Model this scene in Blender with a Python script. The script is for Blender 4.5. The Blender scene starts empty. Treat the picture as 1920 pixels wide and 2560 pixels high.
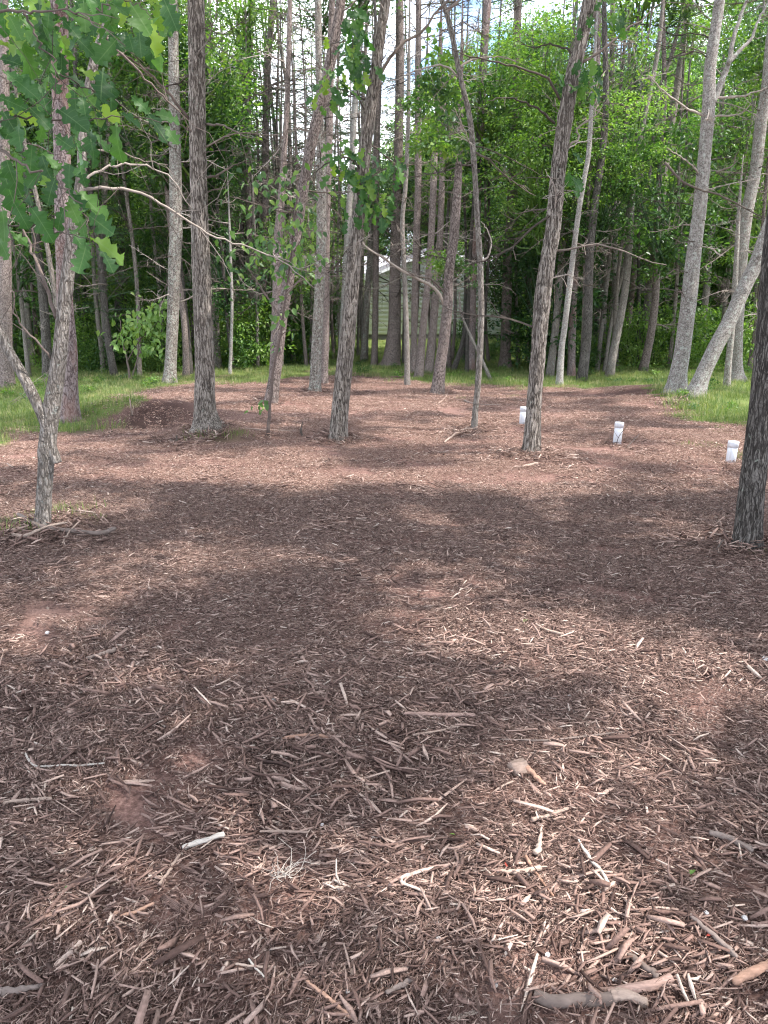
import bpy, math, random
import numpy as np
from mathutils import Vector, Matrix
random.seed(7); rng = np.random.default_rng(7)
R = math.radians
scn = bpy.context.scene
col = scn.collection

# ------------------------------------------------------------------ camera
CAM = np.array([0.0, 0.0, 1.5]); PITCH = 13.6; F = 1849.0
cd = bpy.data.cameras.new('camera'); cam = bpy.data.objects.new('camera', cd); col.objects.link(cam)
cam.location = CAM; cam.rotation_euler = (R(90 - PITCH), 0, 0)
cd.sensor_fit = 'VERTICAL'; cd.sensor_height = 36; cd.lens = 36 * F / 2560
cd.clip_start = 0.05; cd.clip_end = 600
scn.camera = cam
# ------------------------------------------------------------------ light
SUN = np.array([0.50, -0.16, 0.85]); SUN /= np.linalg.norm(SUN)
sl = bpy.data.lights.new('sun', 'SUN'); so = bpy.data.objects.new('sun', sl); col.objects.link(so)
sl.energy = 3.5; sl.angle = R(0.6); sl.color = (1.0, 0.95, 0.89)
so.rotation_euler = Vector(SUN).to_track_quat('Z', 'Y').to_euler()
w = bpy.data.worlds.new('World'); scn.world = w; w.use_nodes = True
nt = w.node_tree; nt.nodes.clear()
def N(nt, t, **k):
    n = nt.nodes.new(t)
    for a, b in k.items(): setattr(n, a, b)
    return n
sky = N(nt, 'ShaderNodeTexSky', sky_type='NISHITA', sun_disc=False)
sky.sun_elevation = math.asin(SUN[2]); sky.sun_rotation = math.atan2(SUN[0], SUN[1]); sky.air_density = 1.0; sky.dust_density = 1.0
tc = N(nt, 'ShaderNodeTexCoord'); cn = N(nt, 'ShaderNodeTexNoise'); cn.inputs['Scale'].default_value = 3.2; cn.inputs['Detail'].default_value = 6
mpp = N(nt, 'ShaderNodeMapping'); mpp.inputs['Scale'].default_value = (1, 1, 2.6)
cr = N(nt, 'ShaderNodeValToRGB'); cr.color_ramp.elements[0].position = 0.40; cr.color_ramp.elements[1].position = 0.56
mx = N(nt, 'ShaderNodeMix', data_type='RGBA'); bg = N(nt, 'ShaderNodeBackground'); wo = N(nt, 'ShaderNodeOutputWorld')
nt.links.new(tc.outputs['Generated'], mpp.inputs[0]); nt.links.new(mpp.outputs[0], cn.inputs['Vector']); nt.links.new(cn.outputs[0], cr.inputs[0])
nt.links.new(cr.outputs[0], mx.inputs[0]); nt.links.new(sky.outputs[0], mx.inputs[6]); mx.inputs[7].default_value = (9.5, 9.9, 10.8, 1)
nt.links.new(mx.outputs[2], bg.inputs[0]); bg.inputs[1].default_value = 0.15; nt.links.new(bg.outputs[0], wo.inputs[0])
scn.view_settings.view_transform = 'Standard'; scn.view_settings.look = 'None'; scn.view_settings.gamma = 1
scn.view_settings.use_curve_mapping = False
scn.view_settings.exposure = 1.8
scn.render.engine = 'CYCLES'
scn.cycles.max_bounces = 6; scn.cycles.diffuse_bounces = 4; scn.cycles.glossy_bounces = 2; scn.cycles.transmission_bounces = 4
scn.cycles.use_denoising = True; scn.cycles.pixel_filter_type = 'BLACKMAN_HARRIS'; scn.cycles.filter_width = 1.15; scn.cycles.sample_clamp_indirect = 4

# ------------------------------------------------------------------ maths helpers
def vnoise(P, seed=0):
    P = np.asarray(P, float); I = np.floor(P).astype(np.int64); f = P - I; f = f * f * (3 - 2 * f)
    def h(dx, dy, dz):
        a = (I[..., 0] + dx) * 374761393 + (I[..., 1] + dy) * 668265263 + (I[..., 2] + dz) * 2147483647 + seed * 9176263
        a = (a ^ (a >> 13)) * 1274126177 & 0x7fffffff; a = a ^ (a >> 16)
        return (a % 65536) / 32768.0 - 1
    x, y, z = f[..., 0], f[..., 1], f[..., 2]
    L = lambda a, b, t: a + (b - a) * t
    return L(L(L(h(0,0,0), h(1,0,0), x), L(h(0,1,0), h(1,1,0), x), y), L(L(h(0,0,1), h(1,0,1), x), L(h(0,1,1), h(1,1,1), x), y), z)
def n2(x, y, s, seed=0):
    x = np.asarray(x, float); y = np.asarray(y, float)
    return vnoise(np.stack([x * s, y * s, np.zeros_like(x) + seed * 3.7], -1), seed)
def gauss(x, y, cx, cy, sx, sy): return np.exp(-((x - cx) / sx) ** 2 - ((y - cy) / sy) ** 2)
ROUGH = []; MOUNDS = []   # filled in below: (cx, cy, sx, sy, height)
def H(x, y):
    x = np.asarray(x, float); y = np.asarray(y, float)
    d = np.clip(y - 18, 0, None)
    z = np.where(d < 26, 0.00185 * d * d, 0.00185 * 676 + (d - 26) * 0.055)
    z = z + 0.035 * n2(x, y, 0.55, 1) + 0.015 * n2(x, y, 1.9, 2) + 0.005 * n2(x, y, 5.3, 3)
    z = z + np.clip((y - 14) / 10, 0, 1) * 0.09 * n2(x, y, 0.3, 4)
    for cx, cy, sx, sy, h in MOUNDS: z = z + h * gauss(x, y, cx, cy, sx, sy)
    for cx, cy, sx, sy, h in ROUGH: z = z + h * gauss(x, y, cx, cy, sx, sy) * (n2(x, y, 3.1, 12) + .6 * n2(x, y, 7.3, 13))
    g = gauss(x, y, -1.72, 3.95, 0.42, 0.36)
    z = z + 0.022 * g * np.sin((y * 0.95 + x * 0.35 + 0.1 * n2(x, y, 3, 9)) * 2 * np.pi / 0.135)
    return z
SP, CP = math.sin(R(PITCH)), math.cos(R(PITCH))
FWD = np.array([0, CP, -SP]); UP = np.array([0, SP, CP])
def ray(px, py):
    return np.array([1.0, 0, 0]) * (px - 960) / F + FWD - UP * (py - 1280) / F
def ground(px, py):
    d = ray(px, py); lo, hi = .5, 140.0
    for n_ in (260, 60, 30):   # coarse march along the ray, then twice finer
        t = lo * (hi / lo) ** np.linspace(0, 1, n_); P_ = CAM + d * t[:, None]; b_ = P_[:, 2] <= H(P_[:, 0], P_[:, 1])
        k = int(np.argmax(b_)) if b_.any() else n_ - 1
        lo, hi = t[max(k - 1, 0)], t[k]
    return CAM + d * hi
def at_y(px, py, Y):
    d = ray(px, py); return CAM + d * ((Y - CAM[1]) / d[1])
def depth(p): return float(np.dot(np.asarray(p) - CAM, FWD))
def gpt(px, py): p = ground(px, py); return (p[0], p[1])
for px, py, sx, sy, h in [(400, 1050, 1.3, .6, .34), (330, 1030, 1.6, .35, .12), (600, 1085, .9, .6, .07), (520, 1078, .6, .5, .12), (1590, 985, 1.6, .8, .16),
                          (1335, 1140, .45, .4, .05), (1870, 1375, .5, .45, .06), (700, 1010, 1.4, .9, .10), (855, 935, 3, 1.5, .15), (1100, 1010, 1.6, 1, .05),
                          *[(a_, b_, .42, .38, .075) for a_, b_ in ((846, 1098), (1093, 985), (1185, 1074), (787, 979), (677, 1006), (107, 1318), (1262, 915), (1398, 960))], (1690, 985, .8, .6, .1), (560, 1085, .5, .3, .08),
                          (300, 900, 2.5, 2.0, .25), (1750, 1000, 2.0, 1.5, .12)]:
    p = ground(px, py); MOUNDS.append((p[0], p[1], sx, sy, h))

ROUGH += [(*gpt(400, 1055), 1.5, .8, .06), (*gpt(1590, 985), 1.4, .7, .04), (*gpt(700, 1010), 1.4, .9, .03), (*gpt(1300, 2420), .5, .3, .012)]
# ------------------------------------------------------------------ scene helpers
def tag(o, label=None, cat=None, group=None, kind=None):
    if label: o['label'] = label
    if cat: o['category'] = cat
    if group: o['group'] = group
    if kind: o['kind'] = kind
    return o
def mesh(name, V, Fc, mat=None, uv=None, attr=None, smooth=False):
    """V (n,3); Fc (m,k) int array or list of arrays with different k"""
    me = bpy.data.meshes.new(name)
    if not isinstance(Fc, list): Fc = [Fc]
    Fc = [np.asarray(f, np.int32) for f in Fc if len(f)]
    V = np.asarray(V, np.float32)
    me.vertices.add(len(V)); me.vertices.foreach_set('co', V.ravel())
    nl = sum(f.size for f in Fc); npoly = sum(len(f) for f in Fc)
    me.loops.add(nl); me.polygons.add(npoly)
    li = np.concatenate([f.ravel() for f in Fc]); me.loops.foreach_set('vertex_index', li)
    tot = np.concatenate([np.full(len(f), f.shape[1], np.int32) for f in Fc])
    st = np.concatenate([[0], np.cumsum(tot)[:-1]]).astype(np.int32)
    me.polygons.foreach_set('loop_start', st)
    if smooth: me.polygons.foreach_set('use_smooth', np.ones(npoly, bool))
    me.update(calc_edges=True)
    if uv is not None:
        u = me.uv_layers.new(name='UVMap'); u.data.foreach_set('uv', np.asarray(uv, np.float32)[li].ravel())
    if attr:
        for k, a in attr.items():
            at = me.attributes.new(k, 'FLOAT', 'POINT'); at.data.foreach_set('value', np.asarray(a, np.float32))
    if mat: me.materials.append(mat)
    return me
def ob(name, me, parent=None, loc=None, rot=None, sc=None):
    o = bpy.data.objects.new(name, me); col.objects.link(o)
    if parent: o.parent = parent
    if loc is not None: o.location = loc
    if rot is not None: o.rotation_euler = rot
    if sc is not None: o.scale = sc if hasattr(sc, '__len__') else (sc, sc, sc)
    return o
def empty(name, loc): return ob(name, None, loc=loc)
class Acc:
    def __init__(s): s.V = []; s.T = []; s.Q = []; s.UV = []; s.n = 0
    def add(s, V, T=None, Q=None, UV=None):
        if T is not None and len(T): s.T.append(np.asarray(T) + s.n)
        if Q is not None and len(Q): s.Q.append(np.asarray(Q) + s.n)
        s.V.append(np.asarray(V, float)); s.UV.append(np.zeros((len(V), 2)) if UV is None else UV); s.n += len(V)
    def mesh(s, name, mat, smooth=False):
        F_ = []
        if s.T: F_.append(np.concatenate(s.T))
        if s.Q: F_.append(np.concatenate(s.Q))
        return mesh(name, np.concatenate(s.V), F_, mat, np.concatenate(s.UV), attr={'fur': s.fur} if getattr(s, 'fur', None) is not None else None, smooth=smooth)
def spline(P, n):
    """Catmull-Rom resample of rows of P to n samples, by chord length"""
    P = np.asarray(P, float)
    if len(P) == 2: P = np.stack([P[0], P[0] * .67 + P[1] * .33, P[0] * .33 + P[1] * .67, P[1]])
    E = np.vstack([2 * P[0] - P[1], P, 2 * P[-1] - P[-2]])
    L = np.concatenate([[0], np.cumsum(np.linalg.norm(np.diff(P[:, :3], axis=0), axis=1))])
    s = np.linspace(0, L[-1], n); i = np.clip(np.searchsorted(L, s, 'right') - 1, 0, len(P) - 2)
    t = ((s - L[i]) / np.maximum(L[i + 1] - L[i], 1e-9))[:, None]
    a, b, c, d = E[i], E[i + 1], E[i + 2], E[i + 3]
    return 0.5 * (2 * b + (c - a) * t + (2 * a - 5 * b + 4 * c - d) * t ** 2 + (3 * b - a - 3 * c + d) * t ** 3)
def tube(P, r, k=6, fn=None, cap=True):
    """P (n,3), r (n,): returns V, Q, UV ; fn(theta, s, P) gives a radius factor"""
    P = np.asarray(P, float); n = len(P); r = np.asarray(r, float)
    T = np.gradient(P, axis=0); T /= np.linalg.norm(T, axis=1)[:, None] + 1e-12
    ref = np.array([0, 1.0, 0]) if abs(T[:, 1]).mean() < .7 else np.array([1.0, 0, 0])
    A = np.cross(ref, T); A /= np.linalg.norm(A, axis=1)[:, None] + 1e-9; B = np.cross(T, A)
    th = np.linspace(0, 2 * np.pi, k + 1)
    s = np.concatenate([[0], np.cumsum(np.linalg.norm(np.diff(P, axis=0), axis=1))])
    TH, S = np.meshgrid(th, s); rr = r[:, None] * (fn(TH, S, r) if fn is not None else 1.0)
    rr = np.broadcast_to(rr, TH.shape).copy(); rr[:, -1] = rr[:, 0]
    V = P[:, None] + rr[..., None] * (np.cos(TH)[..., None] * A[:, None] + np.sin(TH)[..., None] * B[:, None])
    UV = np.stack([TH / (2 * np.pi) * (2 * np.pi * np.maximum(r.mean(), 1e-4)), S], -1)
    i = np.arange(n - 1)[:, None] * (k + 1) + np.arange(k)[None]
    Q = np.stack([i, i + 1, i + k + 2, i + k + 1], -1).reshape(-1, 4)
    V = V.reshape(-1, 3); UV = UV.reshape(-1, 2)
    if cap:
        m = len(V); V = np.vstack([V, P[-1:] + T[-1:] * r[-1] * .3, P[:1]]); UV = np.vstack([UV, [[0, s[-1]]], [[0, 0]]])
        b = (n - 1) * (k + 1) + np.arange(k)
        Q = np.vstack([Q, np.stack([b, b + 1, np.full(k, m), np.full(k, m)], -1)]) if False else Q
        return V, Q, UV, np.vstack([np.stack([b, b + 1, np.full(k, m)], -1), np.stack([np.arange(k) + 1, np.arange(k), np.full(k, m + 1)], -1)])
    return V, Q, UV, np.zeros((0, 3), int)
def add_tube(acc, P, r, k=6, fn=None):
    V, Q, UV, T = tube(P, r, k, fn); acc.add(V, T, Q, UV)
def boxm(name, x0, x1, y0, y1, z0, z1, mat):
    V = [(x, y, z) for z in (z0, z1) for y in (y0, y1) for x in (x0, x1)]
    return mesh(name, V, np.array([[0, 2, 3, 1], [4, 5, 7, 6], [0, 1, 5, 4], [2, 6, 7, 3], [0, 4, 6, 2], [1, 3, 7, 5]]), mat)

# ------------------------------------------------------------------ materials
def newmat(name):
    m = bpy.data.materials.new(name); m.use_nodes = True; t = m.node_tree; b = t.nodes['Principled BSDF']
    return m, t, b
def ramp(t, src, stops):
    r = N(t, 'ShaderNodeValToRGB'); e = r.color_ramp.elements
    while len(e) < len(stops): e.new(0.5)
    for i, (p, c) in enumerate(stops): e[i].position = p; e[i].color = (*c, 1)
    t.links.new(src, r.inputs[0]); return r.outputs[0]
def mixc(t, f, a, b, mode='MIX'):
    m = N(t, 'ShaderNodeMix', data_type='RGBA', blend_type=mode)
    for s, v in ((0, f), (6, a), (7, b)):
        if hasattr(v, 'links'): t.links.new(v, m.inputs[s])
        else: m.inputs[s].default_value = v if s == 0 else (*v, 1)
    return m.outputs[2]
def math_(t, op, a, b=None, c=None):
    m = N(t, 'ShaderNodeMath', operation=op)
    for i, v in enumerate((a, b, c)):
        if v is None: continue
        if hasattr(v, 'links'): t.links.new(v, m.inputs[i])
        else: m.inputs[i].default_value = v
    return m.outputs[0]
def noise(t, vec, scale, detail=4, rough=.55, out=0):
    n = N(t, 'ShaderNodeTexNoise'); n.inputs['Scale'].default_value = scale; n.inputs['Detail'].default_value = detail; n.inputs['Roughness'].default_value = rough
    if vec is not None: t.links.new(vec, n.inputs['Vector'])
    return n.outputs[out]
def mapped(t, src, sc):
    m = N(t, 'ShaderNodeMapping'); m.inputs['Scale'].default_value = sc; t.links.new(src, m.inputs[0]); return m.outputs[0]
def bark(name, dark, mid, light, lichen=0.0, lcol=(.30, .33, .28), sx=30, sy=5, bump=.9, red=0.0, crack=5.0):
    m, t, b = newmat(name)
    obj = N(t, 'ShaderNodeTexCoord').outputs['Object']
    wob = noise(t, obj, 6, 3, .6, 1)
    v2 = N(t, 'ShaderNodeVectorMath', operation='MULTIPLY_ADD'); t.links.new(wob, v2.inputs[0]); v2.inputs[1].default_value = (.05, .05, .05); t.links.new(obj, v2.inputs[2])
    big = noise(t, mapped(t, v2.outputs[0], (sx, sx, sy)), 1, 2, .5)
    ridge = math_(t, 'MINIMUM', math_(t, 'MULTIPLY', math_(t, 'ABSOLUTE', math_(t, 'SUBTRACT', big, .5)), crack * 2), 1.0)
    big2 = noise(t, mapped(t, v2.outputs[0], (sx * 1.3, sx * 1.3, sy * 4)), 1, 2, .5)
    ridge2 = math_(t, 'MINIMUM', math_(t, 'MULTIPLY', math_(t, 'ABSOLUTE', math_(t, 'SUBTRACT', big2, .5)), crack * 3.5), 1.0)
    ridge = math_(t, 'MULTIPLY', ridge, math_(t, 'ADD', math_(t, 'MULTIPLY', ridge2, .45), .55))
    n1 = noise(t, mapped(t, obj, (sx * 3, sx * 3, sy * 4)), 1, 4, .65)
    n3 = noise(t, obj, 2.3, 4, .6)
    fur = N(t, 'ShaderNodeAttribute', attribute_name='fur').outputs['Fac']
    hgt = math_(t, 'SUBTRACT', math_(t, 'ADD', math_(t, 'MULTIPLY', ridge, .75), math_(t, 'MULTIPLY', n1, .6)), math_(t, 'MULTIPLY', fur, .28))
    c = ramp(t, hgt, [(.22, dark), (.55, mid), (.98, light)])
    c = mixc(t, math_(t, 'MULTIPLY', ramp(t, n3, [(.35, (0, 0, 0)), (.7, (1, 1, 1))]), .45), c, tuple(q * .7 for q in mid))
    if red:
        c = mixc(t, math_(t, 'MULTIPLY', ramp(t, noise(t, mapped(t, obj, (1, 1, .35)), 3.1, 4), [(.5, (0, 0, 0)), (.62, (1, 1, 1))]), red), c, (.24, .12, .09))
    if lichen:
        lm = ramp(t, noise(t, obj, 15, 5, .75), [(.64 - lichen * .17, (0, 0, 0)), (.70 - lichen * .12, (1, 1, 1))])
        c = mixc(t, math_(t, 'MULTIPLY', lm, .75), c, lcol)
    t.links.new(c, b.inputs['Base Color']); b.inputs['Roughness'].default_value = .92; b.inputs['Specular IOR Level'].default_value = .12
    bp = N(t, 'ShaderNodeBump'); bp.inputs['Strength'].default_value = bump; bp.inputs['Distance'].default_value = .02
    t.links.new(hgt, bp.inputs['Height']); t.links.new(bp.outputs[0], b.inputs['Normal'])
    return m
BARK = {
    'oak': bark('oak_bark', (.040, .033, .028), (.155, .130, .112), (.33, .29, .255), .12, sx=36, sy=5),
    'oakdark': bark('dark_oak_bark', (.030, .026, .023), (.070, .061, .055), (.18, .162, .147), .06, sx=52, sy=7),
    'pine': bark('pine_bark', (.05, .039, .035), (.15, .118, .106), (.25, .205, .187), .15, sx=24, sy=12, bump=.8),
    'red': bark('red_pine_bark', (.07, .051, .050), (.195, .152, .146), (.30, .245, .235), .05, sx=22, sy=9, red=.4, bump=.8),
    'lichen': bark('lichen_bark', (.055, .047, .040), (.175, .15, .13), (.29, .26, .235), .65, (.33, .36, .31), sx=28, sy=14, bump=.6),
    'pale': bark('pale_grey_bark', (.10, .088, .08), (.215, .192, .175), (.31, .285, .265), .6, (.37, .40, .355), sx=22, sy=20, bump=.4),
    'grey': bark('grey_bark', (.080, .069, .060), (.17, .147, .128), (.29, .26, .235), .25, (.30, .33, .30), sx=42, sy=9, bump=.8),
}
def simple_wood(name, stops, island=True, sc=(300, 18, 40)):
    m, t, b = newmat(name)
    ge = N(t, 'ShaderNodeNewGeometry').outputs['Random Per Island']; oi = N(t, 'ShaderNodeObjectInfo').outputs['Random']
    r = math_(t, 'FRACT', math_(t, 'ADD', ge, oi)) if island else oi
    c = ramp(t, r, stops)
    tcx = N(t, 'ShaderNodeTexCoord').outputs['Object']
    g = noise(t, mapped(t, tcx, sc), 1, 3)
    c = mixc(t, .55, c, ramp(t, g, [(.3, (.35, .33, .32)), (.7, (1, 1, 1))]), 'MULTIPLY')
    t.links.new(c, b.inputs['Base Color']); b.inputs['Roughness'].default_value = .85; b.inputs['Specular IOR Level'].default_value = .2
    bp = N(t, 'ShaderNodeBump'); bp.inputs['Strength'].default_value = .6; bp.inputs['Distance'].default_value = .004
    t.links.new(g, bp.inputs['Height']); t.links.new(bp.outputs[0], b.inputs['Normal'])
    return m
M_twig = simple_wood('dead_twig', [(0, (.13, .105, .09)), (.5, (.24, .20, .17)), (1, (.38, .33, .29))], False, (20, 20, 20))
M_twigdark = simple_wood('dark_twig', [(0, (.06, .048, .04)), (1, (.12, .095, .08))], False, (20, 20, 20))
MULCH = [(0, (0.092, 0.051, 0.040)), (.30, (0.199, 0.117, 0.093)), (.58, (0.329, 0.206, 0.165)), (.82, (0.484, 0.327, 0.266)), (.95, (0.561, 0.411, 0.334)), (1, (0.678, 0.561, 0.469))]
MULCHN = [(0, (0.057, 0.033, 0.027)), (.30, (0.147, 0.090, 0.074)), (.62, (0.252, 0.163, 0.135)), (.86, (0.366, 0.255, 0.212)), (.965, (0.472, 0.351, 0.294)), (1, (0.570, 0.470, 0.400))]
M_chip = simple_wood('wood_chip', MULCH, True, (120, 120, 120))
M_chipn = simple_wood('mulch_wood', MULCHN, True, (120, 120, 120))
M_chip1 = simple_wood('wood_chip_single', [(0, (.12, .076, .065)), (.4, (.24, .155, .13)), (.8, (.37, .255, .215)), (1, (.54, .43, .36))], False, (40, 160, 160))
M_palewood = simple_wood('split_pale_wood', [(0, (.27, .195, .16)), (1, (.40, .305, .25))], False, (30, 160, 160))
M_bleach = simple_wood('bleached_wood', [(0, (.38, .33, .29)), (1, (.48, .43, .38))], False, (30, 160, 160))
M_stickbark = simple_wood('stick_bark', [(0, (.12, .09, .078)), (1, (.21, .165, .145))], False, (25, 60, 60))
M_redwood = simple_wood('reddish_wood', [(0, (.30, .17, .12)), (1, (.36, .22, .16))], False, (25, 120, 120))
def leafmat(name, stops, trans=.45, rough=.45, tcol=(1.15, 1.3, .55)):
    m, t, b = newmat(name)
    ge = N(t, 'ShaderNodeNewGeometry').outputs['Random Per Island']; oi = N(t, 'ShaderNodeObjectInfo').outputs['Random']
    r = math_(t, 'FRACT', math_(t, 'ADD', ge, oi))
    c = ramp(t, r, stops)
    t.links.new(c, b.inputs['Base Color']); b.inputs['Roughness'].default_value = rough; b.inputs['Specular IOR Level'].default_value = .5
    tr = N(t, 'ShaderNodeBsdfTranslucent'); c2 = mixc(t, 1.0, c, tcol, 'MULTIPLY'); t.links.new(c2, tr.inputs[0])
    ms = N(t, 'ShaderNodeMixShader'); ms.inputs[0].default_value = trans
    t.links.new(b.outputs[0], ms.inputs[1]); t.links.new(tr.outputs[0], ms.inputs[2])
    t.links.new(ms.outputs[0], t.nodes['Material Output'].inputs[0])
    return m
M_leaf = leafmat('broad_leaf', [(0, (.028, .070, .022)), (.5, (.048, .110, .030)), (1, (.085, .155, .038))])
M_leafb = leafmat('bright_leaf', [(0, (.07, .15, .032)), (.5, (.115, .21, .045)), (1, (.20, .29, .06))])
M_leafd = leafmat('dark_leaf', [(0, (.022, .060, .026)), (.6, (.038, .088, .034)), (1, (.065, .125, .04))])
M_lime = leafmat('lime_leaf', [(0, (.11, .21, .045)), (.6, (.16, .27, .06)), (1, (.24, .34, .08))])
M_oakleaf = leafmat('oak_leaf', [(0, (.022, .062, .022)), (.5, (.042, .108, .034)), (.85, (.08, .165, .036)), (1, (.19, .28, .04))], .5, .5)
M_oakleaf.node_tree.nodes['Principled BSDF'].inputs['Specular IOR Level'].default_value = .3
_t = M_oakleaf.node_tree; _b = _t.nodes['Principled BSDF']; _src = _b.inputs['Base Color'].links[0].from_socket
_sep = N(_t, 'ShaderNodeSeparateXYZ'); _t.links.new(N(_t, 'ShaderNodeUVMap').outputs[0], _sep.inputs[0]); _ay = math_(_t, 'ABSOLUTE', _sep.outputs[1])
_mid = math_(_t, 'LESS_THAN', _ay, .012); _sd = math_(_t, 'LESS_THAN', math_(_t, 'ABSOLUTE', math_(_t, 'SUBTRACT', math_(_t, 'FRACT', math_(_t, 'SUBTRACT', math_(_t, 'MULTIPLY', _sep.outputs[0], 7.0), math_(_t, 'MULTIPLY', _ay, 5.0))), .5)), .045)
_c = mixc(_t, math_(_t, 'MULTIPLY', math_(_t, 'MAXIMUM', _mid, math_(_t, 'MULTIPLY', _sd, .5)), .6), _src, (.16, .25, .10)); _t.links.new(_c, _b.inputs['Base Color'])
M_needle = leafmat('pine_needle', [(0, (.028, .07, .026)), (1, (.065, .12, .045))], .25, .6, (1.1, 1.2, .7))
M_grass = leafmat('grass_blade', [(0, (.065, .11, .028)), (.5, (.12, .175, .045)), (.85, (.19, .22, .075)), (1, (.30, .28, .13))], .4, .6)
M_strw = leafmat('dry_grass', [(0, (.30, .26, .13)), (1, (.42, .38, .2))], .3, .7)
M_white, t, b = newmat('white_plastic')
b.inputs['Roughness'].default_value = .42
tco = N(t, 'ShaderNodeTexCoord').outputs['Object']
st = ramp(t, noise(t, mapped(t, tco, (9, 9, 2.5)), 2.2, 5, .7), [(.48, (.60, .61, .65)), (.62, (.50, .49, .49)), (.72, (.30, .27, .25))])
t.links.new(st, b.inputs['Base Color'])
M_stone = simple_wood('pebble_stone', [(0, (.30, .27, .26)), (.5, (.5, .47, .46)), (1, (.75, .73, .72))], False, (20, 20, 20))
def flat(name, c, rough=.7):
    m, t, b = newmat(name); n = noise(t, N(t, 'ShaderNodeTexCoord').outputs['Object'], 3.5, 5)
    k = mixc(t, .35, c, ramp(t, n, [(.3, (.55, .55, .55)), (.7, (1, 1, 1))]), 'MULTIPLY')
    t.links.new(k, b.inputs['Base Color']); b.inputs['Roughness'].default_value = rough; return m
M_siding = flat('vinyl_siding', (.82, .82, .85)); M_trim = flat('white_trim', (.78, .78, .80)); M_found = flat('foundation_block', (.16, .15, .14))
M_roof, t, b = newmat('roof_shingle')
tco = N(t, 'ShaderNodeTexCoord').outputs['Object']
br = N(t, 'ShaderNodeTexBrick'); t.links.new(mapped(t, tco, (3.2, 7, 7)), br.inputs['Vector']); br.inputs['Scale'].default_value = 1
br.inputs['Color1'].default_value = (.33, .32, .36, 1); br.inputs['Color2'].default_value = (.42, .41, .45, 1); br.inputs['Mortar'].default_value = (.22, .21, .23, 1)
t.links.new(br.outputs[0], b.inputs['Base Color']); b.inputs['Roughness'].default_value = .9
M_moss = flat('moss', (.10, .15, .03)); M_redleaf = flat('fallen_red_leaf', (.30, .045, .03), .5)
# ground
M_ground, t, b = newmat('forest_floor')
ga = N(t, 'ShaderNodeAttribute', attribute_name='grass').outputs['Fac']; ba = N(t, 'ShaderNodeAttribute', attribute_name='bare').outputs['Fac']
tco = N(t, 'ShaderNodeTexCoord').outputs['Object']
soil = ramp(t, noise(t, tco, 55, 6, .7), [(.3, (.07, .040, .033)), (.5, (.175, .105, .088)), (.72, (.33, .215, .18))])
big = ramp(t, noise(t, tco, .9, 4, .6), [(.35, (.75, .72, .72)), (.7, (1.15, 1.1, 1.1))])
soil = mixc(t, 1.0, soil, big, 'MULTIPLY')
bare = ramp(t, noise(t, tco, 90, 5, .7), [(.3, (.12, .074, .062)), (.7, (.31, .20, .17))])
soil = mixc(t, ba, soil, bare)
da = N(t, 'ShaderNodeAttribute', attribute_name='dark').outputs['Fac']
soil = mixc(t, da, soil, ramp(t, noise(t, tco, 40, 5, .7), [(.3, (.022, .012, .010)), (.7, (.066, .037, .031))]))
gr = ramp(t, noise(t, tco, 30, 5, .7), [(.3, (.05, .075, .018)), (.7, (.13, .18, .045))])
t.links.new(mixc(t, ga, soil, gr), b.inputs['Base Color']); b.inputs['Roughness'].default_value = .95; b.inputs['Specular IOR Level'].default_value = .1
bp = N(t, 'ShaderNodeBump'); bp.inputs['Strength'].default_value = .8; bp.inputs['Distance'].default_value = .015
t.links.new(noise(t, tco, 80, 5, .7), bp.inputs['Height']); t.links.new(bp.outputs[0], b.inputs['Normal'])

# ------------------------------------------------------------------ ground
def poly_px(L): return np.array([gpt(x, y) for x, y in L])
G_left = np.vstack([poly_px([(-200, 1150), (0, 1118), (60, 1100), (130, 1082), (200, 1062), (250, 1048), (320, 1026), (300, 1005), (262, 990), (330, 978), (420, 972), (480, 958), (560, 956), (640, 958), (700, 950), (745, 938), (860, 930)])])
G_right = np.vstack([poly_px([(860, 930), (980, 934), (1030, 950), (1120, 962), (1200, 962), (1300, 968), (1400, 968), (1520, 968), (1600, 966), (1650, 972), (1640, 990), (1690, 1010), (1710, 1035), (1780, 1050), (1860, 1058), (1990, 1062), (2300, 1090)])])
FRONT = np.vstack([G_left, G_right])
POLY = np.vstack([FRONT, [(40, 40), (40, 100), (-60, 100), (-60, 20), (-12, FRONT[0][1])]])
def inpoly(x, y, P):
    x = np.asarray(x); y = np.asarray(y); c = np.zeros(x.shape, bool); j = len(P) - 1
    for i in range(len(P)):
        xi, yi = P[i]; xj, yj = P[j]
        if yi != yj: c ^= ((yi > y) != (yj > y)) & (x < (xj - xi) * (y - yi) / (yj - yi) + xi)
        j = i
    return c
GPATCH = [(*gpt(180, 1285), .45, .35, .5), (*gpt(20, 1305), .35, .3, .5), (*gpt(1760, 1110), .35, .3, .7), (*gpt(1860, 1090), .8, .6, .35), (*gpt(1900, 1150), .5, .5, .6),
          (*gpt(1160, 1000), .8, .5, .45), (*gpt(520, 1085), .6, .35, .5), (*gpt(1250, 990), .5, .5, .4), (*gpt(1050, 985), .6, .3, .3), (*gpt(150, 1075), .7, .5, .5)]
def grassmask(x, y):
    wob = .5 * n2(x, y, 1.1, 21) + .38 * n2(x, y, 3.1, 22)
    g = inpoly(x + wob, y + wob, POLY).astype(float)
    return g
def grasspatch(x, y):
    g = np.zeros(np.shape(x))
    for cx, cy, sx, sy, a in GPATCH: g = np.maximum(g, a * gauss(x, y, cx, cy, sx, sy))
    return g
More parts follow.
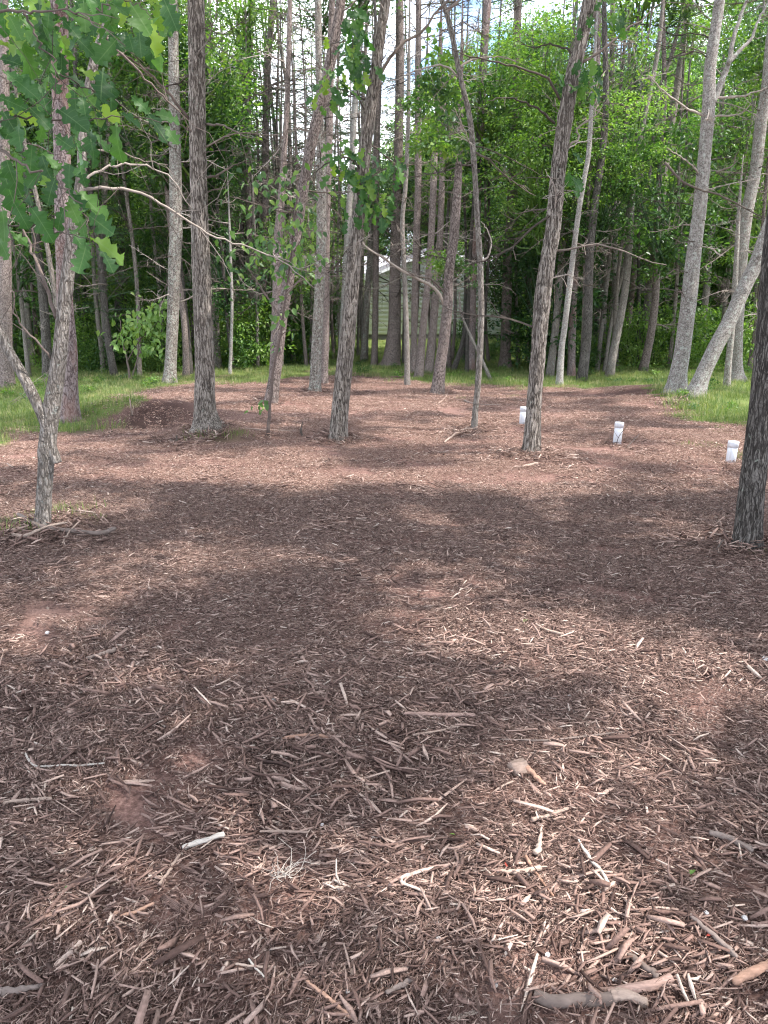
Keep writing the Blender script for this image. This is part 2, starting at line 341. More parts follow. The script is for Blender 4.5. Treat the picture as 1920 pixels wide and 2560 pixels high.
BARE = [(*gpt(1300, 2420), .35, .22, .5), (*gpt(1000, 2520), .3, .2, .4), (*gpt(1650, 2350), .22, .15, .7), (*gpt(1450, 1030), 1.7, .9, .8), (*gpt(380, 1060), 1.4, .9, .9), (*gpt(650, 985), 2.2, 1., .6), (*gpt(150, 1520), .4, .35, .8),
        (*gpt(550, 1420), .5, .3, .5), (*gpt(800, 940), 2.5, 1.5, .8), (*gpt(620, 1620), .4, .3, .5)]
def baremask(x, y):
    g = np.zeros(np.shape(x))
    for cx, cy, sx, sy, a in BARE: g = np.maximum(g, a * gauss(x, y, cx, cy, sx, sy))
    return np.clip(g + .25 * n2(x, y, 2.2, 31) * (g > .05), 0, 1)
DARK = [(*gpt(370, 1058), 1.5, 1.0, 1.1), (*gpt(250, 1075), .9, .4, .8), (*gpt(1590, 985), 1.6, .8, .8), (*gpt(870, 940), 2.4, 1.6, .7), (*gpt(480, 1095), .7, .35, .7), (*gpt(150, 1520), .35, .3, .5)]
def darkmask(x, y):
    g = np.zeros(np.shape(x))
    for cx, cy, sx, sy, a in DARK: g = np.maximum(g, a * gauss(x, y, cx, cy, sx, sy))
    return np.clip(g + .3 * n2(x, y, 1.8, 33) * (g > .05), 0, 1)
u = np.linspace(-1, 1, 361); v = np.linspace(0, 1, 520)
ys = np.concatenate([np.linspace(-12, 0.8, 30)[:-1], 0.8 + 119 * v ** 2.6])
xs = u
X = np.zeros((len(ys), len(xs))); Y = X + ys[:, None]
half = np.clip(np.abs(ys) * .9 + 2.0, 3, 70)
X = np.sign(xs)[None] * (np.abs(xs)[None] * half[:, None] + np.abs(xs)[None] ** 7 * (75 - half[:, None]))
Z = H(X, Y)
nx, ny = len(xs), len(ys)
i = (np.arange(ny - 1)[:, None] * nx + np.arange(nx - 1)[None])
Q = np.stack([i, i + 1, i + nx + 1, i + nx], -1).reshape(-1, 4)
gm = np.maximum(grassmask(X, Y) * .9, grasspatch(X, Y) * .6)
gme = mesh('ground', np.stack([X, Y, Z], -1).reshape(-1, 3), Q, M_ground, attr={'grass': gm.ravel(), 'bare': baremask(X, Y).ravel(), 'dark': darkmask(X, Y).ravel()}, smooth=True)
ground_o = tag(ob('ground', gme), kind='structure')

# ------------------------------------------------------------------ instancer for uncountable stuff
def instancer(name, P, rot, sc, idx, protos, label, cat):
    c = bpy.data.collections.new(name + '_pieces')
    for k, me in enumerate(protos): c.objects.link(bpy.data.objects.new('%s_piece_%02d' % (name, k), me))
    me = bpy.data.meshes.new(name); n = len(P); me.vertices.add(n); me.vertices.foreach_set('co', np.asarray(P, np.float32).ravel())
    for nm, ty, d, key in (('rot', 'FLOAT_VECTOR', rot, 'vector'), ('sc', 'FLOAT_VECTOR', sc, 'vector'), ('idx', 'INT', idx, 'value')):
        a = me.attributes.new(nm, ty, 'POINT'); a.data.foreach_set(key, np.asarray(d, np.int32 if ty == 'INT' else np.float32).ravel())
    o = ob(name, me); g = bpy.data.node_groups.new(name, 'GeometryNodeTree')
    g.interface.new_socket('Geometry', in_out='INPUT', socket_type='NodeSocketGeometry'); g.interface.new_socket('Geometry', in_out='OUTPUT', socket_type='NodeSocketGeometry')
    gi = N(g, 'NodeGroupInput'); go = N(g, 'NodeGroupOutput'); ip = N(g, 'GeometryNodeInstanceOnPoints'); ci = N(g, 'GeometryNodeCollectionInfo')
    ci.inputs['Collection'].default_value = c; ci.inputs['Separate Children'].default_value = True; ci.inputs['Reset Children'].default_value = True
    ip.inputs['Pick Instance'].default_value = True
    for nm, ty, sock in (('rot', 'FLOAT_VECTOR', 'Rotation'), ('sc', 'FLOAT_VECTOR', 'Scale'), ('idx', 'INT', 'Instance Index')):
        na = N(g, 'GeometryNodeInputNamedAttribute', data_type=ty); na.inputs['Name'].default_value = nm
        g.links.new(na.outputs['Attribute'], ip.inputs[sock])
    g.links.new(gi.outputs[0], ip.inputs['Points']); g.links.new(ci.outputs[0], ip.inputs['Instance']); g.links.new(ip.outputs[0], go.inputs[0])
    md = o.modifiers.new('scatter', 'NODES'); md.node_group = g
    return tag(o, label, cat, kind='stuff')

# ------------------------------------------------------------------ wood chips
def chips(n, rad, lmin, lmax, rs, flow=.8, zs=.012, fat=1.0, fibre=.35):
    """n splinters inside a disc: curved three-sided tapering prisms, 14 triangles each"""
    L = np.exp(rs.normal(math.log((lmin * lmax) ** .5), math.log(lmax / lmin) / 4, n)).clip(lmin * .7, lmax * 1.3)
    fib = rs.random(n) < fibre
    W = np.where(fib, .0010 + .0012 * rs.random(n), L * rs.uniform(.06, .24, n)).clip(.0011, .0095) * fat * np.where(rs.random(n) < .10, 1.6, 1)
    Th = W * rs.uniform(.25, .7, n)
    a = np.where(rs.random(n) < .6, rs.normal(0, flow, n), rs.uniform(-np.pi, np.pi, n)) + np.pi * (rs.random(n) < .5)
    tilt = rs.normal(0, .16, n) + (rs.random(n) < .05) * rs.normal(0, .4, n); roll = rs.uniform(-1, 1, n)
    rr = rad * np.sqrt(rs.random(n)); ph = rs.uniform(0, 2 * np.pi, n)
    C = np.stack([rr * np.cos(ph), rr * np.sin(ph), rs.uniform(0, zs, n) + np.abs(np.sin(tilt)) * L * .35], -1)
    D = np.stack([np.cos(a) * np.cos(tilt), np.sin(a) * np.cos(tilt), np.sin(tilt)], -1)
    S = np.stack([-np.sin(a), np.cos(a), np.zeros(n)], -1); U = np.cross(D, S)
    S2 = S * np.cos(roll)[:, None] + U * np.sin(roll)[:, None]; U2 = np.cross(D, S2)
    bend = rs.normal(0, .05, n) * L
    t = np.array([-.5, 0.05, .5]); ws = [rs.uniform(.15, 1, n), np.ones(n), rs.uniform(.1, .9, n)]
    V = np.zeros((n, 9, 3))
    for k in range(3):
        c = C + D * (L * t[k])[:, None] + S2 * (bend * (1 if k == 1 else 0))[:, None]
        w_ = W * ws[k]; h_ = Th * (.5 + .5 * ws[k])
        V[:, k * 3] = c - S2 * (w_ / 2)[:, None]; V[:, k * 3 + 1] = c + S2 * (w_ / 2)[:, None]
        V[:, k * 3 + 2] = c + U2 * h_[:, None] + S2 * (w_ * .15)[:, None]
    q = np.array([[0, 1, 4, 3], [1, 2, 5, 4], [2, 0, 3, 5], [3, 4, 7, 6], [4, 5, 8, 7], [5, 3, 6, 8]]); tr = np.array([[0, 2, 1], [6, 7, 8]])
    o = np.arange(n)[:, None, None] * 9
    return V.reshape(-1, 3), (q[None] + o).reshape(-1, 4), (tr[None] + o).reshape(-1, 3)
def chipmesh(name, n, rad, lmin, lmax, seed, mat=M_chip, **k):
    V, Qd, T = chips(n, rad, lmin, lmax, np.random.default_rng(seed), **k); return mesh(name, V, [T, Qd], mat)
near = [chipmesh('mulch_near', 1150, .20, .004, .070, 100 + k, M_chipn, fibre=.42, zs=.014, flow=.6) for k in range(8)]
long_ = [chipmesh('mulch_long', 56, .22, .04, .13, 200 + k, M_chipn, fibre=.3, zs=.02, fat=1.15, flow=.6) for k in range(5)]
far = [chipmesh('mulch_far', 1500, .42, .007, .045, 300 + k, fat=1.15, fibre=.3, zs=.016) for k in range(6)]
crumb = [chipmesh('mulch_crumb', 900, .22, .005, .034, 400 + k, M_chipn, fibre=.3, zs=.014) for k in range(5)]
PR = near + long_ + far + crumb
P = []; ro = []; scs = []; ix = []
def tilted(x, y, rz, jit=.05):
    e = .06; gx_ = (H(x + e, y) - H(x - e, y)) / (2 * e); gy_ = (H(x, y + e) - H(x, y - e)) / (2 * e); L = np.sqrt(gx_ ** 2 + gy_ ** 2 + 1)
    nx_, ny_, nz_ = -gx_ / L, -gy_ / L, 1 / L; c_, s_ = np.cos(rz), np.sin(rz); ax, ay = c_ * nx_ + s_ * ny_, -s_ * nx_ + c_ * ny_
    return np.stack([-np.arcsin(ay) + rng.normal(0, jit, len(x)), np.arctan2(ax, nz_) + rng.normal(0, jit, len(x)), rz], -1)
def scatter(y0, y1, per_m2, base, cnt, smin, smax, thin=1.0):
    A = .60 * (y1 ** 2 - y0 ** 2) + 1.0 * (y1 - y0); n = int(A * per_m2)
    y = np.sqrt(rng.random(n) * (y1 ** 2 - y0 ** 2) + y0 ** 2); x = (rng.random(n) * 2 - 1) * (.58 * y + .5)
    bm = baremask(x, y); gmk = grassmask(x, y)
    keep = (rng.random(n) > bm * .5 * thin) & (rng.random(n) > darkmask(x, y) * 1.05) & (rng.random(n) > gmk * .96) & (n2(x, y, 1.7, 41) + 1.65 > rng.random(n))
    x, y = x[keep], y[keep]; n = len(x)
    fl = np.pi * .9 * n2(x, y, .8, 51) + .25
    s = rng.uniform(smin, smax, n)
    P.append(np.stack([x, y, H(x, y) + (.001 if base < 19 else .005)], -1)); ro.append(tilted(x, y, fl + np.pi * (rng.random(n) < .5), .03))
    scs.append(np.stack([s, s, s], -1)); ix.append(base + rng.integers(0, cnt, n))
scatter(.9, 3.4, 34, 0, 8, .7, 1.1)
scatter(3.4, 7.4, 34, 0, 8, .55, 1.0)
scatter(.9, 3.5, 8, 8, 5, .7, 1.35)
scatter(3.5, 12.0, 2.4, 8, 5, .7, 1.1)
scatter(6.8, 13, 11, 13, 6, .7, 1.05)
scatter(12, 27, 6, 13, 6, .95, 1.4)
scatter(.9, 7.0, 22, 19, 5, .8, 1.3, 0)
for bx, by in [(107, 1318), (520, 1072), (677, 1006), (787, 979), (846, 1100), (1093, 987), (1185, 1076), (1328, 1133), (1868, 1372), (440, 1108), (1700, 1010), (900, 985)]:
    b_ = gpt(bx, by); m_ = 16; an = rng.uniform(0, 6.28, m_); rr = rng.uniform(.08, .5, m_); x = b_[0] + rr * np.cos(an); y = b_[1] + rr * np.sin(an); s_ = rng.uniform(.8, 1.3, m_)
    P.append(np.stack([x, y, H(x, y) + .012], -1)); ro.append(tilted(x, y, rng.uniform(0, 6.28, m_), .16)); scs.append(np.stack([s_] * 3, -1)); ix.append(8 + rng.integers(0, 5, m_))
P = np.concatenate(P); ro = np.concatenate(ro); scs = np.concatenate(scs); ix = np.concatenate(ix)
instancer('wood_mulch', P, ro, scs, ix, PR, 'reddish brown shredded wood mulch covering the clearing floor', 'mulch')
# the 300 largest single chips: parts of the ground
CH = []
for k in range(16):
    rs = np.random.default_rng(500 + k); a = Acc(); m_ = rs.integers(3, 7); wid = rs.uniform(.05, .16); bend = rs.normal(0, .06); crv = rs.normal(0, .04)
    for j in range(m_):   # a ragged splinter: fibres of unequal length lying side by side
        x0, x1 = -.5 + abs(rs.normal(0, .09)), .5 - abs(rs.normal(0, .09)); yc = (j + .5 - m_ / 2) * wid / m_; hw = wid / m_ * rs.uniform(.5, .62); th = .02 + rs.uniform(.006, .03)
        tt = np.linspace(x0, x1, 4); f_ = np.array([rs.uniform(.3, 1), 1, 1, rs.uniform(.1, .8)])
        V = []
        for q in range(4):
            yq = yc + bend * (tt[q] ** 2) * 2 + rs.normal(0, .003); zq = crv * tt[q] ** 2 * 2 + rs.normal(0, .003)
            V += [(tt[q], yq - hw * f_[q], zq), (tt[q], yq + hw * f_[q], zq), (tt[q], yq + hw * .6 * f_[q], zq + th * f_[q]), (tt[q], yq - hw * .6 * f_[q], zq + th * f_[q] * rs.uniform(.7, 1.1))]
        Q_ = [(q * 4 + e, q * 4 + (e + 1) % 4, q * 4 + 4 + (e + 1) % 4, q * 4 + 4 + e) for q in range(3) for e in range(4)] + [(3, 2, 1, 0), (12, 13, 14, 15)]
        a.add(np.array(V), None, np.array(Q_))
    CH.append(a.mesh('wood_chip', M_chip1))
cnt = 0
while cnt < 296:
    y = math.sqrt(rng.random() * (4.6 ** 2 - 1.25 ** 2) + 1.25 ** 2) if rng.random() < .6 else rng.uniform(1.25, 3.2); x = rng.uniform(-.5, .5) * 1.04 * y
    s = rng.uniform(.045, .11) if rng.random() < .88 else rng.uniform(.11, .17)
    o = ob('wood_chip', CH[cnt % 16], ground_o, (x, y, float(H(x, y)) + .010), (rng.normal(0, .15), rng.normal(0, .10), rng.normal(.2, .7) + math.pi * rng.integers(0, 2)), (s, s * rng.uniform(.6, 1.2), s * rng.uniform(.6, 1)))
    cnt += 1

# ------------------------------------------------------------------ leaves
def leafquads(C, D, Nn, L, W, six=True, fold=.25):
    """leaf blades: C base points, D tip directions, Nn normals"""
    n = len(C); D = D / (np.linalg.norm(D, axis=1)[:, None] + 1e-9); S = np.cross(Nn, D); S /= np.linalg.norm(S, axis=1)[:, None] + 1e-9; U = np.cross(D, S)
    L = np.broadcast_to(L, n)[:, None]; W = np.broadcast_to(W, n)[:, None]
    if six:
        pts = [(0, 0, 0), (.33, .5, fold), (.72, .36, fold * .6), (1, 0, -.12), (.72, -.36, fold * .6), (.33, -.5, fold), (.5, 0, 0)]
        F_ = np.array([[0, 1, 6], [1, 2, 6], [2, 3, 6], [3, 4, 6], [4, 5, 6], [5, 0, 6]])[:, ::-1]
    else:
        pts = [(0, 0, 0), (.45, .5, fold), (1, 0, -.1), (.45, -.5, fold)]; F_ = np.array([[0, 2, 1], [0, 3, 2]])
    V = np.stack([C + D * L * a + S * W * b_ + U * W * c for a, b_, c in pts], 1)
    m = len(pts); return V.reshape(-1, 3), (F_[None] + np.arange(n)[:, None, None] * m).reshape(-1, 3)
def rdir(rs, n):
    v = rs.normal(0, 1, (n, 3)); return v / np.linalg.norm(v, axis=1)[:, None]
def crown_mesh(name, seed, mat, rx, rz, clumps, per, ll, crad=.42, six=False, flatn=.9, hollow=.35):
    rs = np.random.default_rng(seed); a = Acc()
    d = rdir(rs, clumps); r = (hollow + (1 - hollow) * rs.random(clumps)) ** .6
    c = d * r[:, None] * np.array([rx, rx, rz]); c *= (1 + .3 * vnoise(d * 2.3 + seed, seed))[:, None]
    C = np.repeat(c, per, 0); n = len(C); off = rdir(rs, n) * (rs.random(n) ** .5)[:, None] * np.array([crad, crad, crad * .5])
    C = C + off; D = off * 1.2 + rdir(rs, n) * .35 * crad + np.array([0, 0, -.12 * crad]); Nn = np.array([0, 0, flatn]) + rdir(rs, n) * .55
    L = ll * rs.uniform(.6, 1.25, n); V, T = leafquads(C, D, Nn, L, L * rs.uniform(.5, .75, n), six)
    a.add(V, T)
    for k in range(0, clumps, 3):   # twigs that carry the clumps
        p0 = np.array([rs.normal(0, .15), rs.normal(0, .15), -rz * rs.uniform(.2, .9)]) ; p1 = c[k]; mid = (p0 + p1) / 2 + np.array([0, 0, -.1 * rx])
        add_tube(a, spline(np.array([p0, mid, p1]), 5), np.linspace(.022, .004, 5) * rx, 3)
    return a.mesh(name, mat)
CROWN = [crown_mesh('leafy_crown', 10 + k, m_, 1.9, 2.4, c_, p_, l_) for k, (m_, c_, p_, l_) in enumerate([(M_leafb, 96, 32, .13), (M_leaf, 120, 40, .10), (M_leafd, 90, 26, .17), (M_leafb, 110, 36, .11), (M_leaf, 90, 28, .15), (M_lime, 70, 26, .13)])]
SHRUB = [crown_mesh('shrub_foliage', 30 + k, (M_leafb, M_leaf, M_lime)[k % 3], .75, .85, 54, 24, (.085, .11, .075)[k % 3], .28) for k in range(6)]
SPRAY = [crown_mesh('leaf_spray', 50 + k, M_leaf if k % 2 else M_leafb, .34, .16, 9, 9, .10, .16, six=True, hollow=0) for k in range(6)]
CANOPY = [crown_mesh('canopy_spray', 70 + k, M_leaf, .55, .3, 14, 16, .13, .25, hollow=0) for k in range(5)]
def pine_mesh(name, seed, height, rad, nb, tl=.11, per=11, wid=.0065):
    rs = np.random.default_rng(seed); a = Acc(); TC = []; TD = []
    for k in range(nb):
        z = height * (k / nb) ** .9; L = rad * (1 - .75 * z / height) * rs.uniform(.6, 1.15); az = rs.uniform(0, 6.28)
        dr = np.array([math.cos(az), math.sin(az), rs.uniform(.0, .25)])
        Pb = np.array([[0, 0, z], np.array([0, 0, z]) + dr * L * .5, np.array([0, 0, z]) + dr * L + np.array([0, 0, -.06 * L])]); S = spline(Pb, 6)
        add_tube(a, S, np.linspace(.02, .004, 6), 3)
        for tt in np.linspace(.3, 1, int(7 * L) + 3):
            p = Pb[0] + (Pb[2] - Pb[0]) * tt; side = np.cross(dr, [0, 0, 1]) * rs.uniform(-1, 1) * .42 * L * (1.15 - tt)
            for f in (.5, 1): TC.append(p + side * f + rs.normal(0, .03, 3)); TD.append(dr * .7 + side * 1.2 + np.array([0, 0, .25]))
    TC = np.repeat(np.array(TC), per, 0); TD = np.repeat(np.array(TD), per, 0); n = len(TC)
    TD = TD / np.linalg.norm(TD, axis=1)[:, None] + rdir(rs, n) * .8; TD /= np.linalg.norm(TD, axis=1)[:, None]
    S = np.cross(TD, rdir(rs, n)); S /= np.linalg.norm(S, axis=1)[:, None] + 1e-9
    L = tl * rs.uniform(.7, 1.2, n)[:, None]
    V = np.stack([TC - S * wid / 2, TC + S * wid / 2, TC + TD * L], 1).reshape(-1, 3)
    a.add(V, np.arange(n * 3).reshape(-1, 3)); return a.mesh(name, M_needle)
PINE = [pine_mesh('pine_crown', 90 + k, 5.5, 1.9, 44) for k in range(3)]
WISP = [pine_mesh('pine_crown', 190 + k, 5.0, 1.6, 17, per=8) for k in range(2)]
print('protos', [len(m.polygons) for m in (CROWN[0], SHRUB[0], SPRAY[0], CANOPY[0], PINE[0])])
# oak leaf shapes: lobed blade, three vertices per row
def oakleaf(seed, curl, lobes=3.5, slim=.34):
    rs = np.random.default_rng(seed); n = 33; t_ = np.linspace(0, 1, n)
    env = np.sin(np.pi * np.clip(t_ * .86 + .05, 0, 1)) ** .7 * (0.55 + .6 * t_) ; env[-1] = .0; env[-2] *= .55
    V = []; Fq = []
    for i_, tt in enumerate(t_):
        lobe = 1 - .50 * (0.5 + .5 * math.cos(tt * lobes * 2 * math.pi)) ** 2.4 * (tt > .08) * (1 - (tt > .93))
        wl = slim * env[i_] * lobe * (1 + .12 * rs.normal()); wr = slim * env[i_] * (1 - .50 * (0.5 + .5 * math.cos(tt * lobes * 2 * math.pi + .5)) ** 2.4 * (tt > .08)) * (1 + .12 * rs.normal())
        if tt < .1: wl = wr = .012
        sweep = .10 * math.sin(tt * lobes * 2 * math.pi)
        zc = -curl * tt * tt * .5
        rip = .05 * math.sin(tt * 9 + seed * 2); V += [(tt + sweep * wl, wl, zc + .38 * wl + rip), (tt, 0, zc), (tt + sweep * wr, -wr, zc + .38 * wr - rip)]
    for i_ in range(n - 1):
        a_ = i_ * 3; Fq += [(a_ + 1, a_ + 4, a_ + 3, a_), (a_ + 2, a_ + 5, a_ + 4, a_ + 1)]
    Vn = np.array(V); return mesh('oak_leaf', V, np.array(Fq), M_oakleaf, uv=Vn[:, :2], smooth=True)
OAK = [oakleaf(k, c, lb) for k, (c, lb) in enumerate([(.1, 3.5), (.5, 3.2), (.9, 3.8), (.3, 4.0), (-.3, 3.5), (.7, 3.1)])]
rs_ = np.random.default_rng(3)
def ovate(seed, mat):
    c = np.zeros((1, 3)); V, T = leafquads(c, np.array([[1., 0, -.1]]), np.array([[0, 0, 1.]]), 1.0, .55 + .1 * (seed % 2), True, .22); return mesh('ovate_leaf', V, T, mat)
OVATE = [ovate(0, M_leafb), ovate(1, M_leaf), ovate(2, M_lime), ovate(3, M_lime)]

# ------------------------------------------------------------------ dead branch pool (local +X, length 1)
def dead_branch(seed, droop, mat, dense=15):
    rs = np.random.default_rng(seed); a = Acc(); n = 9
    tt = np.linspace(0, 1, n); Pm = np.stack([tt, .05 * np.sin(tt * rs.uniform(2, 6) + rs.uniform(0, 6)) + np.cumsum(rs.normal(0, .012, n)), droop * tt ** 2 + .05 * np.sin(tt * 5 + rs.uniform(0, 6)) + np.cumsum(rs.normal(0, .012, n))], -1)
    Pm -= Pm[0]; add_tube(a, Pm, np.linspace(.0105, .0036, n), 4)
    for k in range(dense):
        t0 = rs.uniform(.2, .95); p = Pm[int(t0 * (n - 1))]; az = rs.choice([-1, 1]) * rs.uniform(.5, 1.2); L = rs.uniform(.12, .42) * (1.2 - t0)
        d = np.array([math.cos(az), math.sin(az), rs.normal(0, .35)]); Q_ = [p]
        for j in range(4):
            d = d + rs.normal(0, .28, 3); d /= np.linalg.norm(d); Q_.append(Q_[-1] + d * L / 4)
        add_tube(a, np.array(Q_), np.linspace(.0052, .0022, 5), 3)
        if L > .2:
            Q2 = [Q_[2]]; d2 = d + rs.normal(0, .7, 3); d2 /= np.linalg.norm(d2)
            for j in range(3): d2 = d2 + rs.normal(0, .25, 3); d2 /= np.linalg.norm(d2); Q2.append(Q2[-1] + d2 * L / 7)
            add_tube(a, np.array(Q2), np.linspace(.0036, .0018, 4), 3)
    return a.mesh('dead_branch', mat)
DEAD = [dead_branch(700 + k, [-.25, -.1, .1, .25, -.4, .0][k % 6], M_twig if k % 2 else M_twigdark) for k in range(12)]

# ------------------------------------------------------------------ trees read from the photograph
FUR = [None]
def trunk_geo(px, Y, top, res, k, barkd, flare=.5, seed=0, drift=.0):
    """px rows (x, y, width) from the base upward; the trunk stands at distance Y; above the last row it goes on to height top"""
    P_ = []
    for j, (x, y, w_) in enumerate(px):
        p = at_y(x, y, Y); r_ = w_ / 2 / F * depth(p); P_.append([*p, r_])
    P_ = np.array(P_); base = P_[0].copy()
    zz = P_[:, 2] - P_[0, 2]; P_[:, 1] += drift * zz
    if top and P_[-1, 2] < top:
        d = P_[-1, :3] - P_[-2, :3]; d /= np.linalg.norm(d); r0 = P_[-1, 3]; z0 = P_[-1, 2]; p = P_[-1, :3].copy()
        n = 4
        for j in range(1, n + 1):
            d = d * .8 + np.array([0, 0, .25]); d /= np.linalg.norm(d); p = p + d * (top - z0) / n
            P_ = np.vstack([P_, [*p, r0 * (1 - .8 * j / n)]])
    P_ = np.vstack([[*(P_[0, :3] - (P_[1, :3] - P_[0, :3]) / np.linalg.norm(P_[1, :3] - P_[0, :3]) * .22), P_[0, 3] * 1.02], P_])
    L = np.linalg.norm(np.diff(P_[:, :3], axis=0), axis=1).sum(); n = int(min(max(L / res, 12), 420))
    S = spline(P_, n); seg = S[:, :3]; r_ = np.maximum(S[:, 3], .004)
    h = seg[:, 2] - base[2]
    r_ = r_ * (1 + flare * .45 * np.exp(-np.clip(h, 0, None) / .14)) * (1 + .04 * n2(h * 1.7, h * 0 + seed, 1, seed))
    th0 = np.random.default_rng(seed).uniform(0, 6, 3)
    def fn(TH, Sg, rr):
        f = 1 + .025 * np.sin(TH * 3 + th0[0] + Sg * .6)
        hh = Sg - .22
        f = f + flare * .22 * np.exp(-np.clip(hh, 0, None) / .10) * np.maximum(0, np.sin(TH * 4 + th0[1]))
        if barkd:
            rad = rr[:, None]; q = np.stack([np.cos(TH) * rad, np.sin(TH) * rad, Sg + 0 * TH], -1)
            a1 = vnoise(q * np.array([42, 42, 7]) + seed, seed); a2 = vnoise(q * np.array([70, 70, 17]) + 5, seed + 1)
            wv = 1 - np.abs(a1) * 2.2; wv = np.clip(wv, -1, 1)
            knot = np.clip(vnoise(q * np.array([4, 4, 5]) + 9, seed + 2) - .62, 0, 1) * .6
            f = f + barkd / np.maximum(rad, .03) * (-np.clip(wv, 0, 1) * 1.0 + .35 * a2) + knot * .5
            FUR[0] = np.clip(wv, 0, 1)
        return f
    FUR[0] = None; a = Acc(); add_tube(a, seg, r_, k, fn)
    if FUR[0] is not None: fu = FUR[0].copy(); fu[:, -1] = fu[:, 0]; a.fur = np.concatenate([fu.ravel(), [0, 0]])
    return a, base, S
def px_branch(px, Y, wpx, dy, mat, k=5, n=16, seed=0, twigs=0):
    rs = np.random.default_rng(seed); a = Acc()
    P_ = np.array([at_y(x, y, Y + dy * j / (len(px) - 1)) for j, (x, y) in enumerate(px)]); S = spline(P_, n)
    S[1:] += rs.normal(0, .006, (n - 1, 3)); r0 = wpx / 2 / F * depth(P_[0])
    add_tube(a, S, np.linspace(r0, r0 * .3, n), k)
    for j in range(twigs):
        i_ = rs.integers(3, n - 1); d = S[i_] - S[i_ - 1]; d /= np.linalg.norm(d); d = d + rs.normal(0, .7, 3); d /= np.linalg.norm(d); L = rs.uniform(.15, .6); Q_ = [S[i_]]
        for q in range(4): d = d + rs.normal(0, .25, 3); d /= np.linalg.norm(d); Q_.append(Q_[-1] + d * L / 4)
        add_tube(a, np.array(Q_), np.linspace(r0 * .35, .0012, 5), 3)
    return a.mesh('branch', mat)
def dead_on(root, base, S, n, zlo, zhi, lmin, lmax, rs, up=0.0):
    for j in range(n):
        z = rs.uniform(zlo, zhi); k = int(np.argmin(np.abs(S[:, 2] - z))); p = S[k, :3]; az = rs.uniform(0, 2 * np.pi); L = rs.uniform(lmin, lmax)
        st = p + np.array([math.cos(az), math.sin(az), 0]) * S[k, 3] * .6
        ob('branch', DEAD[rs.integers(0, 12)], root, st - base, (rs.uniform(-.6, .6), -rs.normal(up, .25), az), (L, L, L * rs.choice([-1, 1])))
TREES = {}
